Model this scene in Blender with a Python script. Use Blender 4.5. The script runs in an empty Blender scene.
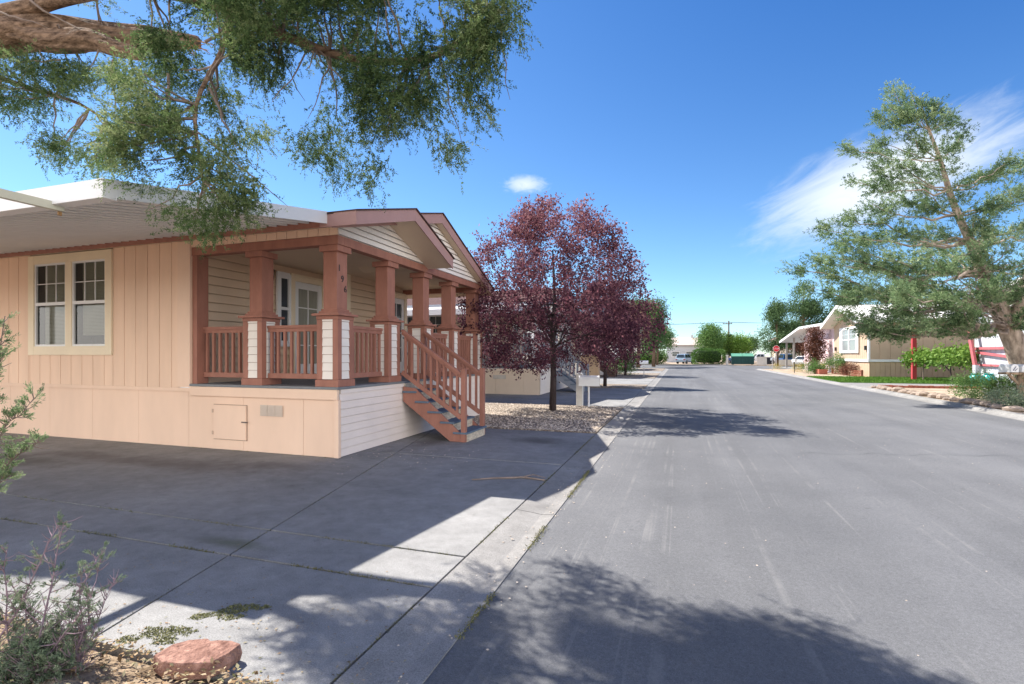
import bpy, math, random
import numpy as np
from mathutils import Vector, Matrix
R = math.radians
rng = np.random.default_rng(7)
random.seed(5)
sc = bpy.context.scene
COL = sc.collection

# ------------------------------------------------------------------ helpers
def tag(o, label=None, cat=None, group=None, kind=None):
    if label: o['label'] = label
    if cat: o['category'] = cat
    if group: o['group'] = group
    if kind: o['kind'] = kind
    return o

def empty(name, loc, label=None, cat=None, group=None, rz=0):
    o = bpy.data.objects.new(name, None)
    COL.objects.link(o)
    o.location = loc; o.rotation_euler = (0, 0, rz)
    o.empty_display_size = .1
    o['base'] = list(loc)
    return tag(o, label, cat, group)

class MB:
    """collects shapes, links them as one mesh object"""
    def __init__(s): s.v = []; s.f = []
    def add(s, vs, fs):
        n = len(s.v); s.v += [tuple(p) for p in vs]; s.f += [tuple(i + n for i in f) for f in fs]; return s
    def box(s, x0, x1, y0, y1, z0, z1):
        if x0 > x1: x0, x1 = x1, x0
        if y0 > y1: y0, y1 = y1, y0
        if z0 > z1: z0, z1 = z1, z0
        return s.add([(x0,y0,z0),(x1,y0,z0),(x1,y1,z0),(x0,y1,z0),(x0,y0,z1),(x1,y0,z1),(x1,y1,z1),(x0,y1,z1)],
                     [(0,3,2,1),(4,5,6,7),(0,1,5,4),(1,2,6,5),(2,3,7,6),(3,0,4,7)])
    def prism(s, pts, d):
        """polygon pts (3D, planar) swept by vector d"""
        n = len(pts); a = [Vector(p) for p in pts]; b = [p + Vector(d) for p in a]
        fs = [tuple(range(n))[::-1], tuple(range(n, 2*n))]
        fs += [(i, (i+1) % n, n+(i+1) % n, n+i) for i in range(n)]
        return s.add(a + b, fs)
    def quad(s, *p): return s.add(p, [tuple(range(len(p)))])
    def bar(s, a, b, w, h):
        a = Vector(a); b = Vector(b); d = (b-a).normalized()
        up = Vector((0,0,1)) if abs(d.z) < .95 else Vector((0,1,0))
        x = d.cross(up).normalized()*w/2; y = x.cross(d).normalized()*h/2
        return s.prism([a-x-y, a+x-y, a+x+y, a-x+y], b-a)
    def tube(s, pts, rad, n=8, jit=0.0, cap=True):
        P = [Vector(p) for p in pts]; m = len(P)
        if not hasattr(rad, '__len__'): rad = [rad]*m
        vs = []; prev = None
        for i in range(m):
            t = (P[min(i+1, m-1)] - P[max(i-1, 0)])
            t = t.normalized() if t.length > 1e-9 else Vector((0,0,1))
            if prev is None:
                ref = Vector((1,0,0)) if abs(t.x) < .8 else Vector((0,1,0))
                x = t.cross(ref).normalized()
            else:
                x = (prev - t*prev.dot(t)).normalized()
            prev = x; y = t.cross(x)
            for k in range(n):
                a = 2*math.pi*k/n
                r = rad[i]*(1 + (random.uniform(-jit, jit) if jit else 0))
                vs.append(P[i] + (x*math.cos(a) + y*math.sin(a))*r)
        fs = [(i*n+k, i*n+(k+1) % n, (i+1)*n+(k+1) % n, (i+1)*n+k) for i in range(m-1) for k in range(n)]
        if cap: fs += [tuple(range(n))[::-1], tuple(range((m-1)*n, m*n))]
        return s.add(vs, fs)
    def rough_tube(s, pts, rad, n=26, amp=.14, sub=7, seed=0, fa=3.2, fl=1.6):
        """limb with ridged bark: radius varies round and along it"""
        P = [Vector(p) for p in pts]; Q = []; RR = []
        for i in range(len(P)-1):
            p0 = P[max(i-1,0)]; p1 = P[i]; p2 = P[i+1]; p3 = P[min(i+2,len(P)-1)]
            for k in range(sub):
                t = k/sub; Q.append(.5*((2*p1)+(p2-p0)*t+(2*p0-5*p1+4*p2-p3)*t*t+(3*p1-p0-3*p2+p3)*t**3)); RR.append(rad[i]*(1-t)+rad[i+1]*t)
        Q.append(P[-1]); RR.append(rad[-1]); n0 = len(s.v); s.tube(Q, RR, n)
        ln = 0.0
        for i in range(len(Q)):
            if i: ln += (Q[i]-Q[i-1]).length
            a = np.arange(n)*2*math.pi/n; r_ = np.cos(a)*fa; q_ = np.sin(a)*fa; c = np.full(n, ln*fl/max(RR[0],.03)*.25)
            h = (vnoise(np.stack([r_,q_,c],1), seed)-.5)*1.3 + (vnoise(np.stack([r_*2.3,q_*2.3,c*1.7],1), seed+1)-.5)*.8
            for k in range(n):
                v = Vector(s.v[n0+i*n+k]); s.v[n0+i*n+k] = tuple(Q[i] + (v-Q[i])*(1+amp*h[k]))
        return s
    def lathe(s, prof, c, n=16):
        vs = []; m = len(prof)
        for r, z in prof:
            for k in range(n):
                a = 2*math.pi*k/n; vs.append((c[0]+r*math.cos(a), c[1]+r*math.sin(a), c[2]+z))
        fs = [(i*n+k, i*n+(k+1) % n, (i+1)*n+(k+1) % n, (i+1)*n+k) for i in range(m-1) for k in range(n)]
        fs += [tuple(range(n))[::-1], tuple(range((m-1)*n, m*n))]
        return s.add(vs, fs)
    def lap(s, o, u, nrm, z0, z1, pitch, lip, span, gap=.015):
        """horizontal lap siding: courses whose lower edge stands proud"""
        o = Vector(o); u = Vector(u); nrm = Vector(nrm); zq = z0; lip = lip*1.5
        while zq < z1 - 1e-4:
            zt = min(zq+pitch, z1); z = min(zq + gap, zt-.004); a0, b0 = span(z); a1, b1 = span(zt)
            if b0 - a0 > .005:
                Z = Vector((0,0,1))
                p = [o+u*a0+nrm*lip+Z*z, o+u*b0+nrm*lip+Z*z, o+u*b1+nrm*.002+Z*zt, o+u*a1+nrm*.002+Z*zt]
                q = [o+u*a0+Z*z, o+u*b0+Z*z]
                s.add(p+q, [(0,1,2,3), (4,5,1,0), (0,3,4), (1,5,2)])
            zq = zt
        return s
    def vplank(s, o, u, nrm, u0, u1, z0, z1, w, groove=.012, th=.02):
        o = Vector(o); u = Vector(u); nrm = Vector(nrm); Z = Vector((0,0,1)); a = u0
        s.prism([o+u*u0+Z*z0-nrm*.03, o+u*u1+Z*z0-nrm*.03, o+u*u1+Z*z1-nrm*.03, o+u*u0+Z*z1-nrm*.03], nrm*.03)
        while a < u1 - 1e-4:
            b = min(a+w, u1)
            s.prism([o+u*(a+groove/2)+Z*z0+nrm*.001, o+u*(b-groove/2)+Z*z0+nrm*.001, o+u*(b-groove/2)+Z*z1+nrm*.001, o+u*(a+groove/2)+Z*z1+nrm*.001], nrm*th)
            a = b
        return s
    def build(s, name, mat, parent=None, loc=None, smooth=False, bevel=0):
        root = parent
        while root is not None and root.parent is not None: root = root.parent
        base = Vector(root['base']) if root is not None else Vector(loc or (0,0,0))
        me = bpy.data.meshes.new(name)
        me.from_pydata([tuple(Vector(p)-base) for p in s.v], [], s.f)
        me.update()
        me.materials.append(mat)
        o = bpy.data.objects.new(name, me); COL.objects.link(o)
        if parent is not None: o.parent = parent
        else: o.location = base; o['base'] = list(base)
        if smooth: me.polygons.foreach_set('use_smooth', [True]*len(me.polygons))
        if bevel:
            b = o.modifiers.new('bevel', 'BEVEL'); b.width = bevel; b.segments = 2; b.limit_method = 'ANGLE'
        # face winding fixed once
        import bmesh
        bm = bmesh.new(); bm.from_mesh(me); bmesh.ops.recalc_face_normals(bm, faces=bm.faces); bm.to_mesh(me); bm.free()
        return o

def children(o): return [c for c in bpy.data.objects if c.parent is o]
def copy_tree(o, parent=None, loc=None):
    c = o.copy(); COL.objects.link(c)
    if parent is not None: c.parent = parent
    if loc is not None: c.location = loc; c['base'] = list(loc)
    for ch in children(o): copy_tree(ch, c)
    return c

# camera frame: used only to turn measured sight lines into real positions
F, HOR, EYE, YAW = 507.0, 355.0, 1.6, R(18.3)
CY, SY_ = math.cos(YAW), math.sin(YAW)
def ray(px, py):
    r = (px-512)/F
    return Vector((CY*r-SY_, SY_*r+CY, (HOR-py)/F))
def at(px, py, d): return Vector((0,0,EYE)) + ray(px, py)*d
def gp(px, py, z=0.0):
    v = ray(px, py); return Vector((0,0,EYE)) + v*((z-EYE)/v.z)

# ------------------------------------------------------------------ materials
MATS = {}
def mat(name, c, rough=.8, var=.12, vs=2.5, bump=0.0, bs=60, spec=.3, metal=0.0, stretch=(1,1,1), c2=None, detail=6):
    if name in MATS: return MATS[name]
    m = bpy.data.materials.new(name); m.use_nodes = True; nt = m.node_tree; N = nt.nodes; L = nt.links
    b = N['Principled BSDF']; b.inputs['Roughness'].default_value = rough
    b.inputs['Specular IOR Level'].default_value = spec; b.inputs['Metallic'].default_value = metal
    tc = N.new('ShaderNodeTexCoord'); mp = N.new('ShaderNodeMapping'); mp.inputs['Scale'].default_value = stretch
    L.new(tc.outputs['Object'], mp.inputs['Vector'])
    nz = N.new('ShaderNodeTexNoise'); nz.inputs['Scale'].default_value = vs; nz.inputs['Detail'].default_value = detail
    nz.inputs['Roughness'].default_value = .65
    L.new(mp.outputs[0], nz.inputs['Vector'])
    rp = N.new('ShaderNodeValToRGB'); L.new(nz.outputs['Fac'], rp.inputs['Fac'])
    lo = [max(0, x*(1-var)) for x in c]; hi = [min(1, x*(1+var)) for x in (c2 or c)]
    rp.color_ramp.elements[0].position = .3; rp.color_ramp.elements[1].position = .7
    rp.color_ramp.elements[0].color = (*lo, 1); rp.color_ramp.elements[1].color = (*hi, 1)
    L.new(rp.outputs['Color'], b.inputs['Base Color'])
    if bump:
        n2 = N.new('ShaderNodeTexNoise'); n2.inputs['Scale'].default_value = bs; n2.inputs['Detail'].default_value = 4
        L.new(mp.outputs[0], n2.inputs['Vector'])
        bp = N.new('ShaderNodeBump'); bp.inputs['Strength'].default_value = bump; bp.inputs['Distance'].default_value = .02
        L.new(n2.outputs['Fac'], bp.inputs['Height']); L.new(bp.outputs[0], b.inputs['Normal'])
    MATS[name] = m
    return m

def leafmat(name, cols, trans=.3, rough=.55):
    """per-leaf random tint from the face attribute 'tint'"""
    m = bpy.data.materials.new(name); m.use_nodes = True; nt = m.node_tree; N = nt.nodes; L = nt.links
    b = N['Principled BSDF']; b.inputs['Roughness'].default_value = rough; b.inputs['Specular IOR Level'].default_value = .25
    at_ = N.new('ShaderNodeAttribute'); at_.attribute_name = 'tint'
    rp = N.new('ShaderNodeValToRGB'); L.new(at_.outputs['Fac'], rp.inputs['Fac'])
    el = rp.color_ramp.elements
    while len(el) < len(cols): el.new(.5)
    for i, c in enumerate(cols): el[i].position = i/(len(cols)-1); el[i].color = (*c, 1)
    L.new(rp.outputs['Color'], b.inputs['Base Color'])
    t = N.new('ShaderNodeBsdfTranslucent'); L.new(rp.outputs['Color'], t.inputs['Color'])
    mx = N.new('ShaderNodeMixShader'); mx.inputs[0].default_value = trans
    L.new(b.outputs[0], mx.inputs[1]); L.new(t.outputs[0], mx.inputs[2])
    L.new(mx.outputs[0], N['Material Output'].inputs['Surface'])
    return m

def glassmat(name, tintc, refl=.12):
    m = bpy.data.materials.new(name); m.use_nodes = True; nt = m.node_tree; N = nt.nodes; L = nt.links
    N.remove(N['Principled BSDF'])
    tr = N.new('ShaderNodeBsdfTransparent'); tr.inputs[0].default_value = (*tintc, 1)
    gl = N.new('ShaderNodeBsdfGlossy'); gl.inputs['Roughness'].default_value = .03
    fr = N.new('ShaderNodeFresnel'); fr.inputs['IOR'].default_value = 1.5
    ad = N.new('ShaderNodeMath'); ad.operation = 'ADD'; ad.inputs[1].default_value = refl; ad.use_clamp = True
    L.new(fr.outputs[0], ad.inputs[0])
    mx = N.new('ShaderNodeMixShader'); L.new(ad.outputs[0], mx.inputs[0])
    L.new(tr.outputs[0], mx.inputs[1]); L.new(gl.outputs[0], mx.inputs[2])
    L.new(mx.outputs[0], N['Material Output'].inputs['Surface'])
    return m

PEACH = mat('peach_paint', (.80,.57,.42), .7, .08, 1.8, .08, 25, .25, stretch=(1,1,.15))
PEACHSK = mat('peach_skirting', (.80,.58,.44), .75, .06, 1.2, .06, 25, .2, stretch=(1,1,.3))
CREAM = mat('cream_trim', (.80,.68,.50), .6, .05, 2, .03, 30, .3)
LAPTAN = mat('tan_lap_siding', (.66,.50,.36), .7, .05, 1.5, .04, 30, .25)
LAPWHITE = mat('white_lap_siding', (.80,.74,.68), .65, .04, 2, .03, 30, .3)
PINKLAP = mat('pinkish_lap_skirting', (.80,.70,.64), .7, .05, 1.5, .04, 30, .25)
BROWN = mat('redbrown_paint', (.335,.152,.110), .62, .16, 7, .12, 50, .25, stretch=(1,1,.3))
BROWNR = mat('mauve_brown_fascia', (.42,.25,.225), .6, .08, 2, .03, 40, .3)
WHITE = mat('white_paint', (.74,.74,.74), .45, .03, 2, 0, 60, .4)
AWN = mat('white_aluminium_awning', (.80,.77,.73), .5, .04, 1, .02, 20, .4)
SOFFIT = mat('beige_soffit', (.66,.52,.38), .7, .04, 2)
SHINGLE = mat('dark_shingle', (.10,.06,.055), .9, .3, 12, .4, 60, .1)
DECK = mat('grey_deck', (.20,.21,.22), .7, .12, 4, .1, 40)
BLACK = mat('black_metal', (.02,.02,.02), .4, .2, 5, 0, 60, .5)
BLIND = mat('window_blind', (.62,.58,.50), .6, .05, 3)
DARKIN = mat('dark_interior', (.06,.055,.05), .9, .2, 2)
GLASS = glassmat('window_glass', (.62,.66,.62), .0)
GREY = mat('grey_paint', (.23,.25,.29), .6, .08, 4, .03, 40)
CARPET = mat('blue_grey_tread', (.13,.17,.22), .85, .15, 20, .2, 120, .1)
WORNWOOD = mat('worn_white_riser', (.55,.47,.37), .8, .35, 9, .2, 60, .2, stretch=(1,1,3))
METAL = mat('galvanised_metal', (.45,.46,.47), .4, .1, 5, 0, 60, .5, .6)
DARKBROWN = mat('dark_brown_paint', (.075,.04,.03), .6, .1, 4)
BARK = mat('juniper_bark', (.060,.038,.028), .95, .5, 20, 1.0, 50, .05, stretch=(.30,1,1), c2=(.22,.15,.105))
BARKL = mat('pale_bark', (.30,.23,.18), .95, .4, 8, .8, 25, .1, stretch=(1,1,.3), c2=(.42,.34,.27))
BARKD = mat('dark_bark', (.06,.045,.045), .9, .4, 10, .6, 40, .1, stretch=(1,1,.3))
DPANE = mat('dark_window_pane', (.05,.06,.07), .06, .2, 2, 0, 60, .6)
GPANE = mat('curtained_pane', (.27,.27,.23), .12, .15, 6, 0, 60, .5, stretch=(4,4,.3))
TWIG = mat('grey_twig', (.22,.17,.14), .9, .3, 8)
TWIGM = mat('mauve_twig', (.24,.17,.19), .9, .3, 8)
REDWOOD = mat('red_painted_wood', (.50,.06,.07), .55, .1, 5)
PINKRAIL = mat('faded_red_rail', (.45,.12,.13), .6, .1, 5)
ROCKM = mat('redbrown_sandstone', (.22,.11,.085), .95, .35, 18, .9, 60, .1, c2=(.34,.20,.155))
ROCKG = mat('tan_rock', (.34,.27,.22), .95, .3, 5, .6, 30, .1)
RUST = mat('splintered_wood', (.30,.17,.09), .85, .35, 10, .3, 40, .1)
TREADS = CARPET

# ------------------------------------------------------------------ ground materials
def ground_mat(name, build):
    m = bpy.data.materials.new(name); m.use_nodes = True
    build(m.node_tree, m.node_tree.nodes, m.node_tree.links, m.node_tree.nodes['Principled BSDF'])
    MATS[name] = m; return m
def _noise(N, L, vec, scale, detail=6, rough=.6):
    n = N.new('ShaderNodeTexNoise'); n.inputs['Scale'].default_value = scale; n.inputs['Detail'].default_value = detail
    n.inputs['Roughness'].default_value = rough; L.new(vec, n.inputs['Vector']); return n.outputs['Fac']
def _ramp(N, L, fac, stops):
    r = N.new('ShaderNodeValToRGB'); L.new(fac, r.inputs['Fac']); e = r.color_ramp.elements
    while len(e) < len(stops): e.new(.5)
    for i, (p, c) in enumerate(stops): e[i].position = p; e[i].color = (*c, 1) if hasattr(c, '__len__') else (c, c, c, 1)
    return r.outputs['Color']
def _mix(N, L, fac, a, b, mode='MIX'):
    n = N.new('ShaderNodeMix'); n.data_type = 'RGBA'; n.blend_type = mode
    if hasattr(fac, 'links'): L.new(fac, n.inputs[0])
    else: n.inputs[0].default_value = fac
    for s, i in ((a, 6), (b, 7)):
        if hasattr(s, 'links'): L.new(s, n.inputs[i])
        else: n.inputs[i].default_value = (*s, 1)
    return n.outputs[2]
def _map(N, L, scale):
    tc = N.new('ShaderNodeTexCoord'); mp = N.new('ShaderNodeMapping'); mp.inputs['Scale'].default_value = scale
    L.new(tc.outputs['Object'], mp.inputs['Vector']); return mp.outputs[0]
def _bump(N, L, b, h, st, dist=.02):
    bp = N.new('ShaderNodeBump'); bp.inputs['Strength'].default_value = st; bp.inputs['Distance'].default_value = dist
    L.new(h, bp.inputs['Height']); L.new(bp.outputs[0], b.inputs['Normal'])

def _asphalt(nt, N, L, b):
    v = _map(N, L, (1,1,1)); vs = _map(N, L, (1.6,.016,1)); vt = _map(N, L, (.35,.02,1))
    big = _ramp(N, L, _noise(N, L, v, .35, 5), [(.3, (.105,.107,.112)), (.7, (.150,.151,.154))])
    track = _ramp(N, L, _noise(N, L, vt, 2.2, 3), [(.35, .86), (.65, 1.12)])
    c = _mix(N, L, 1.0, big, track, 'MULTIPLY')
    fine = _ramp(N, L, _noise(N, L, v, 170, 3, .8), [(.3, .55), (.7, 1.45)])
    c = _mix(N, L, .85, c, fine, 'MULTIPLY')
    mid_ = _ramp(N, L, _noise(N, L, v, 38, 3, .7), [(.3, .84), (.7, 1.16)])
    c = _mix(N, L, .8, c, mid_, 'MULTIPLY')
    st = _ramp(N, L, _noise(N, L, vs, 5.0, 2, .4), [(.60, 0.0), (.635, 1.0), (.67, 0.0)])
    br = _ramp(N, L, _noise(N, L, v, 1.4, 5, .7), [(.42, 0.0), (.62, 1.0)])
    k = _mix(N, L, 1.0, st, br, 'MULTIPLY')
    sc_ = N.new('ShaderNodeMath'); sc_.operation = 'MULTIPLY'; sc_.inputs[1].default_value = .42; L.new(k, sc_.inputs[0])
    c = _mix(N, L, sc_.outputs[0], c, (.24,.235,.225))
    spots = _ramp(N, L, _noise(N, L, v, 6.0, 2, .5), [(.70, 0.0), (.76, .5)])
    c = _mix(N, L, spots, c, (.085,.085,.09))
    L.new(c, b.inputs['Base Color']); b.inputs['Roughness'].default_value = .85; b.inputs['Specular IOR Level'].default_value = .25
    _bump(N, L, b, _noise(N, L, v, 150, 3, .8), .35, .01)
ASPHALT = ground_mat('asphalt', _asphalt)

def _concrete(dark):
    def f(nt, N, L, b):
        v = _map(N, L, (1,1,1)); vy = _map(N, L, (.45,1.2,1))
        lo, hi = ((.200,.198,.192), (.305,.301,.293)) if dark else ((.195,.188,.178), (.300,.290,.275))
        c = _ramp(N, L, _noise(N, L, v, .8, 7, .65), [(.3, lo), (.7, hi)])
        st = _ramp(N, L, _noise(N, L, vy, .9, 9, .75), [(.54, 0.0), (.70, .45)])
        c = _mix(N, L, st, c, (.15,.147,.143) if dark else (.19,.18,.165))
        mt = _ramp(N, L, _noise(N, L, v, 5.5, 8, .75), [(.32, .78), (.68, 1.18)])
        c = _mix(N, L, .8, c, mt, 'MULTIPLY')
        fine = _ramp(N, L, _noise(N, L, v, 120, 3, .8), [(.3, .52), (.7, 1.45)])
        c = _mix(N, L, .8, c, fine, 'MULTIPLY')
        sp = _ramp(N, L, _noise(N, L, v, 9, 3, .6), [(.66, 0.0), (.74, .45)])
        c = _mix(N, L, sp, c, (.11,.10,.09))
        L.new(c, b.inputs['Base Color']); b.inputs['Roughness'].default_value = .9; b.inputs['Specular IOR Level'].default_value = .2
        _bump(N, L, b, _noise(N, L, v, 90, 4, .8), .3, .008)
    return f
CONC = ground_mat('driveway_concrete', _concrete(True))
CONCL = ground_mat('gutter_concrete', _concrete(False))

def _gravel(nt, N, L, b):
    v = _map(N, L, (1,1,1))
    vo = N.new('ShaderNodeTexVoronoi'); vo.inputs['Scale'].default_value = 26; L.new(v, vo.inputs['Vector'])
    bw = N.new('ShaderNodeRGBToBW'); L.new(vo.outputs['Color'], bw.inputs[0])
    c = _ramp(N, L, bw.outputs[0], [(.15, (.20,.15,.12)), (.5, (.34,.28,.22)), (.85, (.52,.45,.37))])
    d = _ramp(N, L, vo.outputs['Distance'], [(.25, 1.0), (.75, .45)])
    c = _mix(N, L, .8, c, d, 'MULTIPLY')
    c = _mix(N, L, .5, c, _ramp(N, L, _noise(N, L, v, .6, 5), [(.3, .7), (.7, 1.2)]), 'MULTIPLY')
    L.new(c, b.inputs['Base Color']); b.inputs['Roughness'].default_value = .95; b.inputs['Specular IOR Level'].default_value = .15
    iv = N.new('ShaderNodeMath'); iv.operation = 'SUBTRACT'; iv.inputs[0].default_value = 1; L.new(vo.outputs['Distance'], iv.inputs[1])
    _bump(N, L, b, iv.outputs[0], .9, .03)
GRAVEL = ground_mat('gravel', _gravel)
DIRT = mat('bare_dirt', (.30,.23,.165), .95, .25, 1.2, .5, 40, .1, c2=(.40,.32,.24))
SOIL = mat('bed_soil', (.20,.14,.09), .95, .45, 5, .8, 50, .1, c2=(.33,.25,.17))
MOSS = mat('dry_moss', (.17,.17,.07), .95, .35, 22, .6, 120, .1, c2=(.27,.26,.12))
LAWNM = mat('lawn_soil', (.05,.10,.02), .95, .3, 3, .3, 60, .1)
BRICK = mat('edging_brick', (.36,.13,.09), .9, .25, 8, .4, 50, .1)

# ------------------------------------------------------------------ leaves
def nrm(a): return a/np.maximum(np.linalg.norm(a, axis=1, keepdims=True), 1e-9)
class Leaves:
    def __init__(s): s.p = []; s.d = []; s.l = []; s.w = []; s.t = []; s.n = []
    def add(s, p, d, l, w, tint=None, flat=None):
        p = np.asarray(p, float); n = len(p)
        if n == 0: return s
        s.p.append(p); s.d.append(nrm(np.asarray(d, float)))
        s.l.append(np.broadcast_to(np.asarray(l, float), (n,)).copy()); s.w.append(np.broadcast_to(np.asarray(w, float), (n,)).copy())
        s.t.append(rng.random(n) if tint is None else np.broadcast_to(np.asarray(tint, float), (n,)).copy())
        s.n.append(rng.normal(size=(n,3)) if flat is None else np.asarray(flat, float)); return s
    def build(s, name, mat_, parent=None, loc=(0,0,0)):
        root = parent
        while root is not None and root.parent is not None: root = root.parent
        base = np.array(root['base']) if root is not None else np.array(loc)
        p = np.concatenate(s.p) - base; d = np.concatenate(s.d); l = np.concatenate(s.l)[:,None]; w = np.concatenate(s.w)[:,None]
        t = np.clip(np.concatenate(s.t), 0, 1); up = np.concatenate(s.n)
        side = nrm(np.cross(d, up)); nn = np.cross(side, d)
        v = np.stack([p, p+d*l*.45+side*w*.5+nn*l*.05, p+d*l, p+d*l*.45-side*w*.5+nn*l*.05], 1).reshape(-1, 3)
        n = len(p); me = bpy.data.meshes.new(name)
        me.vertices.add(4*n); me.vertices.foreach_set('co', v.astype(np.float32).ravel())
        me.loops.add(4*n); me.loops.foreach_set('vertex_index', np.arange(4*n, dtype=np.int32))
        me.polygons.add(n); me.polygons.foreach_set('loop_start', np.arange(0, 4*n, 4, dtype=np.int32))
        me.update(calc_edges=True); me.validate()
        a = me.attributes.new('tint', 'FLOAT', 'FACE'); a.data.foreach_set('value', t.astype(np.float32))
        me.materials.append(mat_)
        o = bpy.data.objects.new(name, me); COL.objects.link(o)
        if parent is not None: o.parent = parent
        else: o.location = tuple(loc); o['base'] = list(loc)
        return o
def rdir(n): return nrm(rng.normal(size=(n,3)))

def vnoise(p, seed=0):
    """cheap smooth 3D value noise, vectorised"""
    p = np.asarray(p, float); i = np.floor(p).astype(np.int64); f = p - i; f = f*f*(3-2*f)
    def h(a, b, c):
        x = (a*374761393 + b*668265263 + c*2147483647 + seed*1274126177) & 0xffffffff
        x = ((x ^ (x >> 13))*1274126177) & 0xffffffff
        return ((x ^ (x >> 16)) & 0xffff)/65535.0
    r = 0
    for dx in (0,1):
        for dy in (0,1):
            for dz in (0,1):
                w = (f[:,0] if dx else 1-f[:,0])*(f[:,1] if dy else 1-f[:,1])*(f[:,2] if dz else 1-f[:,2])
                r = r + w*h(i[:,0]+dx, i[:,1]+dy, i[:,2]+dz)
    return r

def spray(L_, c, out, n_twig, twig_len, n_leaf, ll, lw, spread=.5, droop=.25, base_tint=.5, rad=.1):
    """a tuft of needle-leaved twigs around point c, growing towards out"""
    c = np.asarray(c, float); out = np.asarray(out, float); out = out/np.linalg.norm(out)
    st = c + rng.normal(size=(n_twig,3))*rad
    td = nrm(out + rdir(n_twig)*spread + np.array([0,0,-droop]))
    tl = twig_len*rng.uniform(.5, 1.3, n_twig)
    u = rng.random((n_twig, n_leaf))
    pos = st[:,None,:] + td[:,None,:]*(u*tl[:,None])[:,:,None] + np.array([0,0,-1])*((u**2)*tl[:,None]*droop*.5)[:,:,None]
    pos = pos.reshape(-1,3) + rng.normal(size=(n_twig*n_leaf,3))*lw*.8
    dd = nrm(np.repeat(td, n_leaf, 0) + rdir(n_twig*n_leaf)*.75)
    tw = np.repeat(np.clip(base_tint + rng.normal(size=n_twig)*.16, 0, 1), n_leaf)
    L_.add(pos, dd, ll*rng.uniform(.6, 1.4, n_twig*n_leaf), lw*rng.uniform(.7, 1.3, n_twig*n_leaf), np.clip(tw + rng.normal(size=n_twig*n_leaf)*.1, 0, 1))

def curve(a, b, sag=.0, n=6, wob=.0):
    a = Vector(a); b = Vector(b); out = []
    for i in range(n+1):
        t = i/n; p = a.lerp(b, t); p.z += sag*4*t*(1-t)
        if 0 < i < n and wob: p += Vector([random.uniform(-wob, wob) for _ in range(3)])
        out.append(p)
    return out

# ------------------------------------------------------------------ setting
def structure(name, mb, m, **k): return tag(mb.build(name, m, **k), kind='structure')

def flat(name, x0, x1, y0, y1, z, m):
    return structure(name, MB().quad((x0,y0,z),(x1,y0,z),(x1,y1,z),(x0,y1,z)), m)

flat('ground', -320, 320, -320, 620, -.06, DIRT)
flat('road', -1.2, 8.0, -30, 63, -.02, ASPHALT)
flat('cross_street', -160, 160, 63, 86, -.024, ASPHALT)

def stain_concrete(name, spots):
    def f(nt, N, L, b):
        _concrete(True)(nt, N, L, b)
        src = b.inputs['Base Color'].links[0].from_socket
        v = _map(N, L, (1,1,1)); c = src
        wob = _noise(N, L, v, 2.2, 5, .65)
        for (x, y, sx, sy, k, col) in spots:
            mp = N.new('ShaderNodeMapping'); mp.inputs['Location'].default_value = (-x/sx, -y/sy, 0); mp.inputs['Scale'].default_value = (1/sx, 1/sy, 0)
            L.new(v, mp.inputs['Vector'])
            ln = N.new('ShaderNodeVectorMath'); ln.operation = 'LENGTH'; L.new(mp.outputs[0], ln.inputs[0])
            ad = N.new('ShaderNodeMath'); ad.operation = 'MULTIPLY_ADD'; ad.inputs[1].default_value = 1.6; L.new(wob, ad.inputs[0]); L.new(ln.outputs['Value'], ad.inputs[2])
            sb_ = N.new('ShaderNodeMath'); sb_.operation = 'SUBTRACT'; sb_.inputs[1].default_value = .75; L.new(ad.outputs[0], sb_.inputs[0])
            fac = _ramp(N, L, sb_.outputs[0], [(0, k), (.35, k*.85), (1.0, 0.0)])
            c = _mix(N, L, fac, c, col)
        L.new(c, b.inputs['Base Color'])
    return ground_mat(name, f)
CONCS = stain_concrete('stained_concrete', [(-7.6,5.5,3.2,.42,.50,(.075,.05,.045)), (-9.6,5.0,1.5,.4,.5,(.07,.06,.045)), (-5.6,5.9,1.2,.3,.45,(.08,.065,.06)),
                                            (-2.5,9.15,.62,.5,.85,(.10,.095,.09)), (-4.35,8.3,.35,.9,.6,(.09,.08,.075)), (-3.6,3.35,.5,.12,.6,(.09,.10,.05))])
def xs(y): return -3.2 - (y-2.2)*.237
rows = [1.95, 3.14, 3.70, 7.25, 10.36]
for i in range(4):
    g = .009; a, b = rows[i]+.014, rows[i+1]-.014
    for k in range(2):
        if k == 0: pts = [(-26,a,0),(xs(a)-g,a,0),(xs(b)-g,b,0),(-26,b,0)]
        else: pts = [(xs(a)+g,a,0),(-1.62,a,0),(-1.62,b,0),(xs(b)+g,b,0)]
        structure('driveway', MB().prism([(x,y,-.12) for x,y,z in pts], (0,0,.12)), CONCS)

def gutter(y0, y1, side):
    y = y0
    while y < y1:
        b = min(y+3.05, y1); e = .006
        if side < 0: prof = [(-1.2,-.012),(-1.33,-.026),(-1.45,-.012),(-1.6,.002),(-1.6,-.15),(-1.2,-.15)]
        else: prof = [(8.0,-.012),(8.14,-.026),(8.25,.0),(8.33,.055),(8.52,.065),(8.52,-.15),(8.0,-.15)]
        structure('gutter', MB().prism([(x,y+e,z) for x,z in prof], (0,b-y-2*e,0)), CONCL)
        y = b
gutter(-1.1, 62.8, -1); gutter(5, 62.8, 1)

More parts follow.
